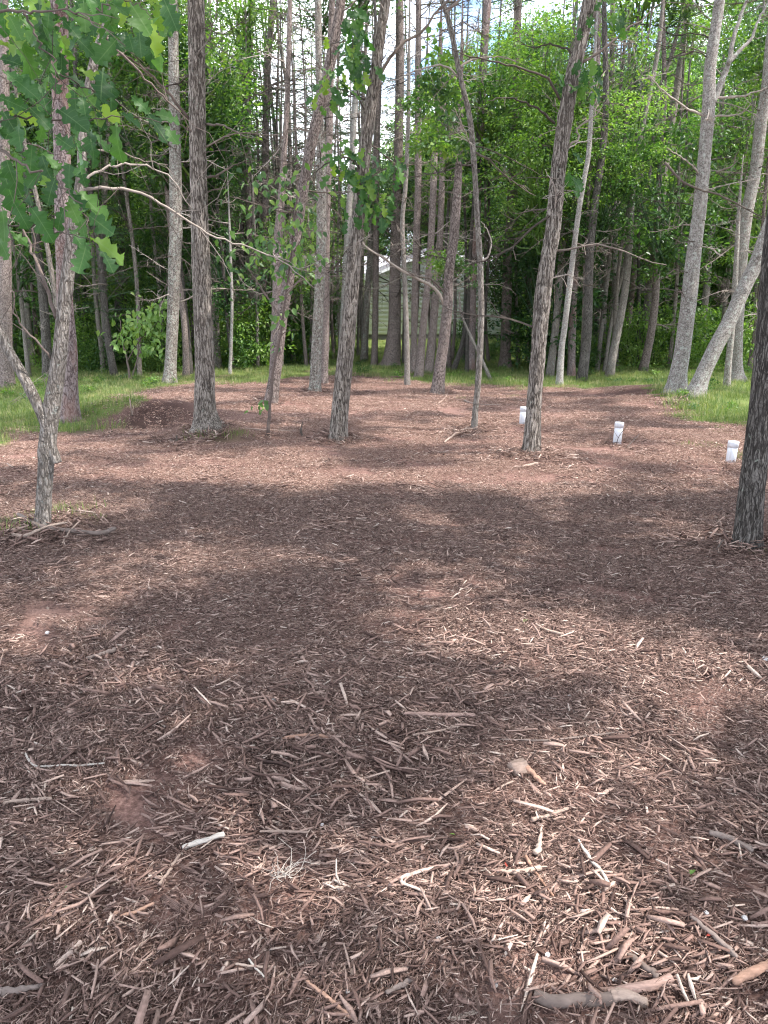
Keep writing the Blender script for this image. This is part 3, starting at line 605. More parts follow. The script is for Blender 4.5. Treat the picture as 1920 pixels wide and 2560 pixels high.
# name, bark, label, px rows, kwargs
T = [
 ('oak_tree', 'grey', 'slender forked grey tree with a low curved left limb, beside the fallen sticks', [(107,1320,36),(113,1200,37),(125,1054,42),(148,900,38),(158,791,34),(171,676,33),(186,555,26),(204,424,23),(206,328,22),(231,174,24),(247,116,22),(278,0,20)], dict(k=64, bd=.0028, res=.012, top=9, flare=.3, dead=0, cat='tree')),
 ('pine_tree', 'red', 'straight pinkish red pine trunk right behind the slender forked grey tree', [(174,1050,50),(172,960,44),(172,888,42),(163,760,40),(160,660,38),(156,579,36),(156,386,41),(150,193,40),(148,39,42),(147,0,42)], dict(k=48, bd=.002, res=.03, top=15, dead=2, flare=.5)),
 ('pine_tree', 'pine', 'brown trunk standing in the grass at the left edge behind the curved limb', [(17,969,40),(14,888,34),(14,790,30),(14,676,29),(13,560,26),(12,400,24),(10,0,20)], dict(top=15, dead=6)),
 ('maple_tree', 'lichen', 'lichen spotted trunk rising beside the bright green shrub', [(424,957,34),(427,900,30),(432,791,29),(437,637,31),(440,579,32),(438,386,29),(435,193,26),(431,0,25)], dict(top=15, dead=16, k=36, bd=.002, res=.04)),
 ('oak_tree', 'oak', 'thick furrowed oak with a broad flared foot beside the dark earth mound', [(520,1070,66),(515,1040,56),(512,1000,53),(512,907,49),(507,791,46),(503,676,46),(499,560,43),(494,386,42),(492,193,42),(490,0,42)], dict(k=80, bd=.006, res=.018, top=15, dead=7, flare=.8)),
 ('pine_tree', 'pine', 'reddish pine leaning to the right that rises behind the small leafy sapling', [(677,1008,32),(690,920,30),(706,787,29),(723,694,27),(741,579,27),(774,380,27),(814,211,28),(843,63,25),(852,0,24)], dict(top=12, dead=10, k=36, bd=.002, res=.04)),
 ('pine_tree', 'pine', 'upright brown pine just left of the right leaning pine, forking low', [(683,985,26),(690,849,25),(694,729,25),(695,608,23),(702,506,18),(711,380,14),(718,253,13),(723,84,12),(725,0,11)], dict(top=14, dead=12, k=28)),
 ('pine_tree', 'lichen', 'lichen covered pine with its foot on pale shredded wood, left of the central oak', [(787,979,30),(790,900,27),(795,801,26),(802,656,25),(804,548,25),(802,380,22),(797,190,17),(795,0,17)], dict(top=15, dead=16, k=32, bd=.002, res=.04)),
 ('pine_tree', 'pine', 'brown pine half hidden directly behind the lichen covered pine', [(810,960,20),(814,800,19),(816,548,18),(822,380,18),(826,211,16),(830,0,15)], dict(top=15, dead=10)),
 ('oak_tree', 'oak', 'central furrowed oak leaning slightly right with sprigs of lobed leaves on its trunk', [(846,1100,44),(849,1040,44),(858,946,42),(866,870,40),(873,801,38),(884,656,36),(894,560,35),(907,422,33),(920,310,34),(936,200,29),(951,84,26),(964,0,24)], dict(k=72, bd=.0048, res=.016, top=11, dead=3, flare=.35)),
 ('pine_tree', 'pine', 'thick pine with a swollen base rising from green lawn in front of the house wall', [(976,916,44),(982,860,36),(986,800,32),(988,656,27),(991,560,25),(996,380,22),(999,211,22),(999,0,19)], dict(top=17, dead=12, flare=.8)),
 ('maple_tree', 'grey', 'thin pale crooked trunk in front of the house beside the thick swollen pine', [(1018,963,15),(1017,849,13),(1012,705,12),(1006,560,11),(1014,464,11),(1020,320,10),(1022,200,9)], dict(top=11, dead=5)),
 ('pine_tree', 'pine', 'leftmost of the three close pine trunks standing before the house siding', [(1033,931,18),(1036,800,17),(1038,705,17),(1042,560,17),(1045,464,17),(1045,211,16),(1047,0,14)], dict(top=15, dead=12)),
 ('pine_tree', 'pine', 'middle one of the three close pine trunks before the house, nearest the clearing', [(1047,943,23),(1055,850,20),(1062,777,18),(1074,656,17),(1082,500,17),(1087,380,16),(1095,274,15),(1100,150,13)], dict(top=11, dead=14)),
 ('pine_tree', 'pine', 'rightmost of the three close pine trunks before the house siding', [(1071,934,23),(1080,850,21),(1086,777,20),(1098,632,17),(1104,480,15),(1108,300,14)], dict(top=10, dead=12)),
 ('pine_tree', 'pine', 'dark shaggy leaning pine with a dead ragged top and a long arching dead limb', [(1093,987,34),(1100,920,29),(1110,849,27),(1120,753,26),(1123,680,24),(1136,584,24),(1144,464,20),(1150,340,16),(1152,240,12)], dict(top=9, dead=22, k=36, bd=.003, res=.035, dl=1.2)),
 ('maple_tree', 'grey', 'thin bare front tree with a curved slim trunk and mottled grey bark', [(1185,1076,17),(1190,1010,15),(1195,960,16),(1203,801,15),(1200,656,15),(1193,548,14),(1186,422,14),(1174,295,14),(1150,190,13),(1129,84,13),(1112,20,12),(1105,0,12)], dict(k=32, bd=.0015, res=.03, top=9, dead=6, flare=.2)),
 ('oak_tree', 'oak', 'dark furrowed oak leaning right that half hides the leftmost white pipe', [(1328,1133,44),(1331,1080,41),(1335,1006,38),(1346,872,38),(1357,738,40),(1370,649,38),(1383,570,38),(1394,446,37),(1411,312,37),(1434,178,36),(1446,134,33),(1465,45,35),(1474,0,35)], dict(k=72, bd=.005, res=.016, top=11, dead=5, flare=.35)),
 ('pine_tree', 'pine', 'straight brown pine at the right corner of the house', [(1262,915,30),(1264,850,25),(1267,738,24),(1271,605,21),(1276,535,20),(1285,357,20),(1289,223,18),(1298,0,14)], dict(top=17, dead=10, flare=.6)),
 ('pine_tree', 'pine', 'dark thin pine showing just left of the dark furrowed oak', [(1327,905,17),(1322,738,15),(1320,600,15),(1323,446,14),(1328,200,12)], dict(top=13, dead=9)),
 ('pine_tree', 'red', 'reddish pine behind the slim curved front tree', [(1178,926,22),(1180,729,21),(1190,560,20),(1200,350,20),(1207,178,20),(1219,0,20)], dict(top=14, dead=12)),
 ('maple_tree', 'pale', 'pale thin trunk at the grass edge right of the dark furrowed oak', [(1398,961,18),(1404,870,15),(1410,828,15),(1421,738,14),(1443,557,13),(1461,446,12),(1472,379,12),(1480,250,10)], dict(top=11, dead=5)),
 ('pine_tree', 'red', 'reddish pine standing close behind the pale thin trunk', [(1428,939,20),(1432,783,18),(1439,649,18),(1452,560,17),(1483,400,16),(1492,200,14),(1497,0,12)], dict(top=15, dead=10)),
 ('maple_tree', 'grey', 'slim grey trunk, left one of the close pair rising from the undergrowth', [(1492,930,12),(1508,783,11),(1523,649,11),(1532,535,11),(1550,424,10),(1564,312,9),(1586,134,8)], dict(top=13, dead=5)),
 ('maple_tree', 'grey', 'slim grey trunk leaning right, the right one of the close pair', [(1510,930,9),(1532,783,9),(1559,671,10),(1581,582,10),(1613,490,11),(1630,379,11),(1653,223,11),(1680,134,10)], dict(top=13, dead=4)),
 ('pine_tree', 'red', 'rusty brown trunk deep in the undergrowth left of the stout grey pine', [(1564,899,14),(1577,761,13),(1590,649,13),(1600,500,12)], dict(top=12, dead=6)),
 ('pine_tree', 'grey', 'stout grey pine rising straight from the dense undergrowth', [(1606,917,23),(1619,783,23),(1628,671,22),(1639,560,22),(1653,490,22),(1666,379,20),(1684,268,19),(1702,156,17),(1713,67,14)], dict(top=15, dead=8)),
 ('pine_tree', 'pale', 'big pale lichen blotched tree that forks high into white grey limbs', [(1690,983,52),(1697,930,42),(1707,872,39),(1724,738,38),(1733,649,36),(1744,560,33),(1748,535,33),(1760,401,32),(1771,268,32),(1774,178,29),(1786,89,27),(1799,0,26)], dict(k=56, bd=.002, res=.03, top=14, dead=12, flare=.8)),
 ('pine_tree', 'pale', 'strongly leaning pale trunk growing from the grass towards the right edge', [(1737,993,46),(1756,940,38),(1787,872,36),(1822,805,35),(1862,716,34),(1894,649,34),(1916,587,34),(1960,480,33),(2040,300,30)], dict(k=56, bd=.002, res=.03, top=0, dead=3, flare=.5)),
 ('pine_tree', 'grey', 'grey trunk seen between the big pale tree and the leaning pale trunk', [(1755,890,18),(1760,783,17),(1769,694,17),(1773,605,16),(1791,535,14),(1800,401,13),(1806,200,12)], dict(top=13, dead=12)),
 ('maple_tree', 'lichen', 'short pale stem standing behind the leaning pale trunk', [(1817,968,18),(1822,900,16),(1830,820,15),(1838,700,13),(1845,560,10)], dict(top=6, dead=3)),
 ('pine_tree', 'lichen', 'tall lichen spotted pine on a needle mound behind the leaning pale trunk', [(1840,952,38),(1842,900,27),(1844,828,25),(1849,738,27),(1853,649,28),(1867,535,29),(1889,424,28),(1902,312,28),(1916,223,26),(1925,120,24)], dict(top=12, dead=16, flare=.8)),
 ('pine_tree', 'grey', 'thin grey trunk in the undergrowth near the right edge', [(1878,908,13),(1889,761,12),(1897,600,11),(1905,400,10)], dict(top=13, dead=8)),
 ('oak_tree', 'oakdark', 'near black furrowed oak at the right edge with moss at its foot', [(1868,1368,66),(1873,1300,64),(1880,1229,62),(1895,1095,60),(1910,961,58),(1922,800,56),(1934,640,54),(1952,450,50),(1975,200,46)], dict(k=96, bd=.0045, res=.011, top=9, dead=0, flare=.35)),
 ('oak_tree', 'oakdark', 'dark trunk in the shade just right of the pinkish red pine', [(220,899,25),(215,850,21),(210,791,21),(204,695,20),(202,500,20),(203,190,19),(200,0,18)], dict(top=15, dead=8)),
 ('oak_tree', 'oakdark', 'thick dark trunk deep in shade behind the bright green shrub', [(298,905,30),(303,720,28),(308,560,27),(312,400,24),(318,200,22),(320,0,20)], dict(top=15, dead=10)),
 ('maple_tree', 'grey', 'thin shaded trunk left of the thick dark one behind the shrub', [(266,893,13),(264,760,12),(262,600,11),(258,400,11)], dict(top=12, dead=6)),
 ('pine_tree', 'pine', 'slim rough pine between the thick flared oak and the leaning pine', [(634,917,24),(630,830,18),(628,753,17),(626,632,17),(621,463,17),(620,347,17),(622,135,16),(630,0,15)], dict(top=15, dead=18)),
 ('pine_tree', 'pine', 'slim pine with bare side twigs against the bright sky, left of the leaning pine', [(655,910,18),(660,700,17),(662,540,17),(664,380,17),(667,211,16),(683,0,15)], dict(top=16, dead=18)),
 ('maple_tree', 'pale', 'very thin pale stem in the grass right of the thick flared oak', [(575,936,9),(578,850,8),(580,753,7),(575,600,6)], dict(top=7, dead=3)),
 ('maple_tree', 'pale', 'pale trunk mostly hidden behind the central oak', [(852,920,18),(862,730,17),(870,560,16),(880,420,15),(885,300,15),(900,100,14)], dict(top=13, dead=6)),
 ('pine_tree', 'grey', 'dark pine stem high behind the dark furrowed oak', [(1506,915,14),(1512,700,14),(1520,500,14),(1528,290,14),(1532,0,12)], dict(top=16, dead=10)),
 ('pine_tree', 'pine', 'short stub of a pine trunk half hidden right of the dark shaggy pine', [(1122,921,14),(1122,850,13),(1124,760,12),(1128,600,11)], dict(top=11, dead=6)),
 ('pine_tree', 'pine', 'pine with a knotty trunk filling the gap between house and central oak', [(935,915,16),(938,800,16),(940,600,15),(942,400,14),(948,200,13)], dict(top=13, dead=16)),
 ('pine_tree', 'pine', 'faint brown pine left of the slim rough pine', [(600,905,13),(603,760,13),(603,620,13),(606,400,12),(612,100,11)], dict(top=15, dead=12)),
]
rs = np.random.default_rng(99)
for idn, (nm, bk, lab, px, kw) in enumerate(T):
    b0 = ground(px[0][0], px[0][1]); Y_ = b0[1]
    a, base, S = trunk_geo(px, Y_, kw.get('top', 12), kw.get('res', .08), kw.get('k', 18), kw.get('bd', 0), kw.get('flare', .4), seed=idn + 1)
    base[2] = b0[2]; base = base[:3]
    V = np.concatenate(a.V) - base; a.V = [V]
    root = tag(empty(nm, base), lab, 'tree')
    ob('trunk', a.mesh('trunk', BARK[bk], smooth=True), root)
    zt = CAM[2] + (Y_) * .40
    dd = int(kw.get('dead', 0) * (2.8 if Y_ > 13 else 1.4)); dlm = min(kw.get('dl', 1.9), 1.5 if Y_ < 20 else 9)
    if dd:
        lo = .16 * Y_ if Y_ > 14 else 2.3
        dead_on(root, base, S, dd, min(1.0 + .06 * Y_, S[:, 2].max() * .5), min(zt, S[:, 2].max()), .5, dlm, rs)
    if Y_ > 15 and S[:, 2].max() > 8 and kw.get('top', 0) > 12:
        k = -1; p = S[k, :3]
        me = PINE[idn % 3] if nm == 'pine_tree' else CROWN[idn % 6]
        z = max(p[2] - 4.5, zt - .5) if nm == 'pine_tree' else max(p[2] - 1, zt + 1.2)
        q = S[int(np.argmin(np.abs(S[:, 2] - z))), :3]
        ob('crown', me, root, (q[0] - base[0], q[1] - base[1], z - base[2]), (0, 0, rs.uniform(0, 6.28)), 1.15)
    TREES[idn] = (root, base, S, Y_)
def tr(i_): return TREES[i_]
def limb(i_, px, wpx, dy=.3, mat=None, name='branch', twigs=3, k=6, n=18, seed=0):
    root, base, S, Y_ = tr(i_); me = px_branch(px, Y_, wpx, dy, mat or M_twig, k, n, seed, twigs); o = ob(name, me, root, -base); return o
# the forked grey tree's limbs
root, base, S, Y_ = tr(0)
a, _, _ = trunk_geo([(120, 1085, 26), (108, 1045, 28), (77, 977, 27), (46, 919, 25), (15, 865, 24), (0, 830, 23), (-60, 745, 22), (-110, 600, 20)], Y_ - .02, 5, .012, 48, .0025, 0, seed=77)
V = np.concatenate(a.V) - base; a.V = [V]; ob('limb', a.mesh('limb', BARK['grey'], smooth=True), root)
limb(0, [(127, 896), (96, 857), (50, 807), (31, 741), (20, 650)], 6, -.3, M_stickbark, seed=1)
limb(0, [(141, 795), (116, 714), (89, 649), (69, 598), (30, 520)], 12, .5, M_stickbark, seed=2)
limb(0, [(150, 900), (122, 930), (112, 965)], 4, .1, seed=3)
limb(0, [(213, 457), (240, 430), (290, 413), (335, 411), (390, 420), (440, 460), (475, 520)], 7, .3, M_twig, seed=4, twigs=5)
limb(0, [(190, 480), (231, 471), (336, 475), (424, 521), (501, 571), (572, 603), (645, 627), (717, 661), (789, 719)], 8, .6, M_twig, seed=5, twigs=6, n=30)
limb(0, [(213, 380), (290, 376), (350, 400), (420, 415)], 6, .4, M_twig, seed=6, twigs=4)
limb(0, [(262, 90), (330, 160), (400, 230), (450, 280), (480, 330)], 7, .5, M_stickbark, seed=7, twigs=5)
limb(0, [(240, 150), (310, 130), (380, 90), (440, 95)], 5, .5, M_stickbark, seed=8, twigs=4)
limb(9, [(926, 295), (940, 240), (956, 177), (998, 118), (1053, 80), (1091, 30), (1124, 0), (1160, -60)], 11, .6, M_twigdark, seed=9, twigs=6)
limb(9, [(912, 330), (928, 240), (936, 120), (938, 60), (936, -60)], 16, .3, BARK['oakdark'], 'limb', 2, 12, 24, 10)
limb(9, [(890, 400), (850, 395), (800, 420), (770, 450)], 5, -.3, M_twigdark, seed=11)
limb(15, [(1112, 765), (1095, 730), (1069, 709), (1011, 680), (963, 647), (910, 613), (880, 560)], 9, -.6, M_twig, seed=12, twigs=6)
limb(15, [(1118, 740), (1080, 700), (1040, 690), (1000, 668)], 6, -.4, M_twig, seed=13, twigs=4)
limb(27, [(1762, 290), (1720, 272), (1693, 254), (1648, 218), (1621, 187)], 7, -.5, seed=14)
limb(27, [(1760, 446), (1715, 401), (1666, 370)], 6, -.4, seed=15)
limb(27, [(1662, 406), (1715, 459), (1804, 490), (1871, 526), (1930, 556)], 7, -.9, M_twigdark, seed=16, twigs=5)
limb(27, [(1782, 245), (1849, 241), (1930, 215)], 7, .3, seed=17, twigs=5)
limb(27, [(1776, 292), (1849, 285), (1876, 259)], 6, -.3, seed=18, twigs=4)
limb(27, [(1768, 275), (1791, 238), (1804, 201), (1822, 156), (1836, 89), (1866, 0), (1880, -60)], 17, .3, BARK['pale'], 'limb', 3, 12, 26, 19)
limb(27, [(1820, 160), (1850, 125), (1876, 98), (1902, 40), (1930, -10)], 11, .2, BARK['pale'], 'limb', 4, 10, 20, 20)
limb(27, [(1790, 430), (1830, 415), (1840, 385)], 6, -.2, seed=21)
limb(17, [(1440, 160), (1420, 125), (1372, 111), (1340, 120), (1300, 112)], 7, .3, M_twigdark, seed=22)
limb(17, [(1450, 158), (1492, 134), (1550, 89), (1608, 45), (1660, 0)], 8, .4, M_twigdark, seed=23, twigs=5)
limb(17, [(1387, 308), (1336, 268), (1274, 245), (1220, 250)], 7, -.3, M_twigdark, seed=24, twigs=4)
limb(17, [(1400, 250), (1372, 201), (1314, 174), (1247, 156), (1180, 143), (1120, 120)], 7, -.5, M_twigdark, seed=25, twigs=6)
limb(17, [(1420, 368), (1448, 343), (1439, 321), (1488, 285), (1488, 223), (1510, 178)], 6, .3, M_twig, seed=26, twigs=4)
limb(17, [(1420, 370), (1460, 352), (1505, 345)], 4, .1, M_bleach, seed=27, twigs=1)
limb(16, [(1150, 195), (1110, 165), (1049, 173), (1000, 195), (964, 207)], 6, -.3, seed=28)
limb(16, [(1145, 170), (1180, 150), (1230, 142), (1290, 150)], 6, .4, seed=29)
limb(16, [(1112, 30), (1150, 0), (1200, -50)], 9, .3, M_stickbark, seed=30)
limb(16, [(1200, 655), (1222, 640), (1228, 600), (1212, 565), (1202, 552)], 5, -.2, M_bleach, seed=31, twigs=0)
limb(4, [(515, 310), (555, 313), (600, 335), (625, 345)], 6, -.3, M_twig, seed=32)
limb(4, [(510, 445), (540, 440), (570, 420), (620, 400)], 7, .3, M_twigdark, seed=33)
limb(4, [(505, 510), (520, 480), (560, 470), (580, 440)], 5, .2, M_twigdark, seed=34)
limb(4, [(475, 300), (400, 210), (330, 150), (300, 130)], 8, -.6, M_stickbark, seed=35, twigs=5)
limb(4, [(480, 330), (430, 300), (395, 290)], 5, -.3, M_twigdark, seed=36)

# leaves hung on trees as parts
def leaf_obj(root, base, p, ang, L, mesh_, rs, face=1.0, toward=.5):
    """ang: direction of the tip as seen from the front, degrees clockwise from right"""
    a_ = R(ang); d = Vector((math.cos(a_), rs.uniform(-.5, .3), -math.sin(a_))).normalized()
    nrm = Vector((rs.normal(0, .35), -toward, rs.uniform(.25, 1.0))).normalized(); y = nrm.cross(d).normalized(); z = d.cross(y)
    M_ = Matrix((d, y, z)).transposed().to_euler()
    return ob('leaf', mesh_, root, np.asarray(p) - base, M_, (L, L, L))
rs = np.random.default_rng(5)
root, base, S, Y_ = tr(9)
for cx, cy, sx, sy, n in [(885, 70, 25, 50, 34), (880, 170, 35, 40, 34), (825, 225, 22, 25, 18), (860, 400, 30, 35, 28), (915, 450, 35, 55, 50), (985, 415, 15, 20, 9), (955, 520, 20, 30, 14), (880, 545, 12, 16, 4)]:
    for _ in range(n):
        x, y = rs.normal(cx, sx * .75), rs.normal(cy, sy * .75); p = at_y(x, y, Y_ + rs.uniform(-.5, .15))
        leaf_obj(root, base, p, rs.uniform(20, 160), rs.uniform(.13, .21), OAK[rs.integers(0, 6)], rs)
for px in ([(925, 300), (900, 250), (885, 200), (880, 120), (885, 40)], [(905, 430), (880, 400), (850, 390)], [(905, 470), (930, 440), (985, 410)], [(900, 500), (930, 500), (955, 520)], [(915, 250), (860, 225), (820, 215)]):
    limb(9, px, 4, -.3, M_twigdark, twigs=4, seed=int(px[0][1]))
root, base, S, Y_ = tr(17)
for cx, cy, sx, sy, n in [(1400, 190, 14, 16, 6), (1470, 165, 22, 22, 12), (1475, 210, 18, 14, 8), (1530, 30, 18, 22, 6), (1450, 55, 8, 14, 3), (1490, 25, 14, 14, 5), (1430, 460, 12, 30, 8)]:
    for _ in range(n):
        p = at_y(rs.normal(cx, sx), rs.normal(cy, sy), Y_ + rs.uniform(-.3, .3)); leaf_obj(root, base, p, rs.uniform(20, 160), rs.uniform(.11, .18), OAK[rs.integers(0, 6)], rs)
# dark leafy growth on the slim front tree and the shaggy pine
for ti, spots in ((15, [(1120, 665, 35, 30, 12), (1080, 350, 45, 70, 16), (1150, 420, 25, 50, 10), (1060, 250, 40, 40, 8)]), (16, [(1140, 380, 30, 60, 7), (1100, 200, 40, 50, 8)])):
    root, base, S, Y_ = tr(ti)
    for cx, cy, sx, sy, n in spots:
        for _ in range(n):
            p = at_y(rs.normal(cx, sx * .7), rs.normal(cy, sy * .7), Y_ + rs.uniform(0, 1.2)); ob('leaf_spray', SPRAY[rs.integers(0, 6)], root, p - base, (rs.normal(0, .4), rs.normal(0, .4), rs.uniform(0, 6.28)), rs.uniform(.6, 1.1))['kind'] = 'stuff'

# the overhanging oak branch at the upper left, close to the camera
bo = at_y(-60, 60, 3.0); root = tag(empty('oak_branch', bo), 'near oak branches with big lobed green leaves hanging in from the upper left corner', 'branch')
for j, (px, wpx) in enumerate([([(-80, 30), (12, 23), (58, 30), (130, 29), (197, 38), (240, 60)], 9), ([(58, 32), (81, 64), (93, 95), (124, 139), (145, 185), (165, 228)], 7), ([(-60, 340), (9, 377), (58, 415), (116, 438), (162, 473), (205, 520)], 9), ([(-50, 550), (29, 562), (116, 571), (171, 586), (225, 600)], 5),
                               ([(-60, 300), (0, 302), (75, 290), (140, 300), (230, 300), (300, 290), (400, 300)], 6), ([(150, 185), (200, 210), (250, 230), (330, 270)], 4), ([(240, 20), (300, 0), (350, 20), (380, 50)], 5), ([(-40, 170), (20, 200), (70, 230), (120, 280)], 4), ([(205, 520), (225, 580), (232, 640)], 4)]):
    me = px_branch(px, 3.0, wpx, rs.uniform(-.25, .3), M_twigdark, 6, 20, j, 3); ob('branch', me, root, -bo)
LV = [(208,32,66,90),(25,152,56,10),(152,113,50,80),(150,155,60,100),(255,215,88,95),(278,225,66,80),(355,50,110,55),(385,85,70,80),(410,285,58,0),(390,310,74,50),(425,335,54,60),(175,290,80,30),(95,290,64,45),(60,215,66,35),(30,190,56,30),(215,240,64,35),(210,265,58,80),(285,345,80,100),(230,355,74,85),(110,410,54,75),(145,432,50,-60),(176,450,56,-85),(182,496,64,60),(220,499,84,35),(185,525,66,60),(69,476,60,90),(95,545,84,55),(43,531,66,70),(12,560,86,80),(14,470,94,85),(249,557,80,35),(194,597,66,50),(262,612,80,25),(262,640,66,60),(208,640,76,105),(231,377,60,80),(275,372,60,100),(78,389,66,95),(75,60,60,30),(120,40,54,100),(30,60,60,70),(100,110,56,60),(60,120,64,110),(170,60,60,40),(250,20,70,60),(300,20,60,30),(330,110,60,70),(20,300,66,60),(50,340,70,80),(20,250,60,20),(110,240,60,70),(40,270,66,100),(240,290,60,60),(320,290,50,20),(345,255,50,40),(290,15,66,120),(130,470,60,110),(90,440,60,130),(200,555,56,80),(150,540,56,120),(12,620,60,60),(40,590,50,30)]
for k_, (x, y, L, an) in enumerate(LV):
    Yd = rs.uniform(2.7, 3.3); p = at_y(x - .5 * L * math.cos(R(an)), y - .5 * L * math.sin(R(an)), Yd)
    leaf_obj(root, bo, p, an, L / F * depth(p) * 1.12, OAK[k_ % 6], rs, toward=rs.uniform(.2, 1.2))
for _ in range(105):
    if rs.random() < .5: x, y = rs.uniform(-10, 420), rs.uniform(-30, 110)
    else: x, y = rs.uniform(-10, 230), rs.uniform(60, 420)
    Yd = rs.uniform(2.9, 4.2); p = at_y(x, y, Yd); leaf_obj(root, bo, p, rs.uniform(10, 150), rs.uniform(.08, .15), OAK[rs.integers(0, 6)], rs, toward=rs.uniform(.1, 1.))

# small saplings
def sapling(name, lab, stems, spots, base_px, mat=0, wpx=5, leafL=(.05, .10), Yoff=0):
    b0 = ground(*base_px); Y_ = b0[1]; root = tag(empty(name, b0), lab, 'sapling')
    for j, px in enumerate(stems):
        me = px_branch(px, Y_, wpx if j == 0 else wpx * .6, .1, M_stickbark, 7, 22, j + 5, 5); ob('stem' if j == 0 else 'branch', me, root, -b0)
    for cx, cy, sx, sy, n in spots:
        for _ in range(n):
            p = at_y(rs.normal(cx, sx), rs.normal(cy, sy), Y_ + rs.normal(0, .3)); L = rs.uniform(*leafL)
            leaf_obj(root, b0, p, rs.uniform(20, 160), L, OVATE[mat + rs.integers(0, 2)], rs)
    return root
sapling('maple_sapling', 'thin leafy sapling in front of the leaning pine with bright oval leaves', [[(670, 1090), (672, 1060), (676, 994), (686, 910), (698, 849), (707, 801), (716, 730), (724, 680), (735, 560), (742, 480)], [(706, 800), (640, 700), (600, 650)], [(716, 735), (760, 690), (800, 660)]],
        [(690, 650, 45, 45, 66), (620, 630, 45, 35, 44), (740, 560, 45, 45, 56), (690, 470, 55, 45, 60), (770, 650, 25, 28, 34), (700, 780, 18, 26, 14), (690, 870, 6, 12, 4), (655, 1010, 10, 8, 10)], (670, 1090), wpx=9, leafL=(.07, .135))
sapling('green_shrub', 'bright green leafy shrub on two dark stems beside the lichen spotted trunk', [[(325, 950), (318, 900), (308, 860), (300, 800)], [(328, 948), (345, 890), (350, 830), (380, 770)], [(320, 900), (350, 850), (400, 800)]],
        [(305, 855, 18, 12, 32), (330, 825, 30, 16, 66), (350, 795, 30, 14, 66), (390, 775, 26, 22, 64), (395, 840, 20, 16, 36), (370, 870, 22, 10, 30)], (325, 950), 2, wpx=6, leafL=(.13, .24))

# ------------------------------------------------------------------ forest behind: trees, shrubs
def fill_trunk(seed):
    r_ = np.random.default_rng(seed); n = 22; z = np.linspace(-.3, 14, n); P_ = np.stack([.18 * np.sin(z * .3 + seed) + .1 * np.sin(z * .9 + seed * 2), .1 * np.sin(z * .5), z], -1); P_ -= P_[0] * np.array([1, 1, 0])
    a = Acc(); add_tube(a, P_, np.interp(z, [-.3, 0, .5, 14], [.17, .16, .125, .035]), 12); return a
FT = [fill_trunk(k).mesh('trunk', BARK[b_], smooth=True) for k, b_ in enumerate(['pine', 'grey', 'oakdark', 'lichen', 'oak'])]
rs = np.random.default_rng(42)
def px_of(x, y, z):
    q = np.array([x, y, z]) - CAM; return 960 + F * q[0] / np.dot(q, FWD), 1280 - F * np.dot(q, UP) / np.dot(q, FWD)
nleaf = 0
kinds = {'broad': ('broadleaf_tree', 'slender leafy tree with bright green leaves deep in the wood', 'leafy trees behind the clearing'),
         'pine': ('young_pine_tree', 'dark green needled pine with a straight thin trunk in the wood', 'young pines behind the clearing'),
         'bare': ('bare_pine_tree', 'thin pine trunk with dead bare side branches, farther back in the wood', 'bare pine trunks far back')}
placed = []
def forest(kind, x, y, s, zc=None, cs=None):
    nm, lab, grp = kinds[kind]; z = float(H(x, y)); root = tag(empty(nm, (x, y, z)), lab, 'tree', grp)
    ob('trunk', FT[rs.integers(0, 5)], root, (0, 0, 0), (rs.normal(0, .035), rs.normal(0, .035), rs.uniform(0, 6.28)), (s, s, 1.0))
    if kind == 'broad':
        for j in range(rs.integers(2, 4) if cs is None else 1):
            ob('crown', CROWN[rs.integers(0, 6)], root, (rs.normal(0, .5), rs.normal(0, .5), zc + (rs.uniform(-3, 5) if cs is None else 0)), (0, 0, rs.uniform(0, 6.28)), cs or rs.uniform(.75, 1.25))
    elif kind == 'pine':
        ob('crown', PINE[rs.integers(0, 3)], root, (0, 0, zc or 2), (0, 0, rs.uniform(0, 6.28)), cs or rs.uniform(.8, 1.3))
        if cs is None and rs.random() < .5: ob('crown', PINE[rs.integers(0, 3)], root, (0, 0, (zc or 2) + 5), (0, 0, rs.uniform(0, 6.28)), rs.uniform(.8, 1.2))
    else:
        for q in range(2): ob('crown', WISP[rs.integers(0, 2)], root, (0, 0, (4.5, 9)[q] + rs.uniform(0, 3)), (0, 0, rs.uniform(0, 6.28)), rs.uniform(.9, 1.4))
    for j in range(6 if kind != 'bare' else 20):
        az = rs.uniform(0, 6.28); L = rs.uniform(.8, 2.6); ob('branch', DEAD[rs.integers(0, 12)], root, (0, 0, rs.uniform(1.5, 11)), (0, rs.normal(0, .3), az), L)
for _ in range(900):
    if len(placed) >= 110: break
    y = rs.uniform(24, 50); x = rs.uniform(-.60, .60) * y
    if any((x - a_) ** 2 + (y - b_) ** 2 < 2.4 for a_, b_ in placed): continue
    if -7 < x < 11 and 37 < y < 55: continue
    if -4.2 < x / y * 43 < 8.2 and y < 50 and rs.random() < .8: continue
    px, _ = px_of(x, y, 3); 
    if 600 < px < 960:
        if y < 30: continue
        kind = 'bare' if rs.random() < .62 else 'pine'
        if y < 30 and rs.random() < .6: continue
        zc = rs.uniform(0, 2)
        if kind == 'pine' and y < 34: kind = 'bare'
    elif px >= 960: kind = rs.choice(['broad', 'broad', 'broad', 'pine', 'bare']); zc = rs.uniform(4, 9) if kind == 'broad' else rs.uniform(2.0, 4)
    if 960 <= px < 1290: zc = rs.uniform(6.5, 10) if kind == 'broad' else rs.uniform(5, 8)
    if 600 < px < 960 or px >= 960: pass
    else: kind = rs.choice(['broad', 'broad', 'pine', 'pine', 'bare']); zc = rs.uniform(3.5, 8) if kind == 'broad' else rs.uniform(1.5, 4)
    forest(kind, x, y, rs.uniform(.6, 1.25), zc); placed.append((x, y))
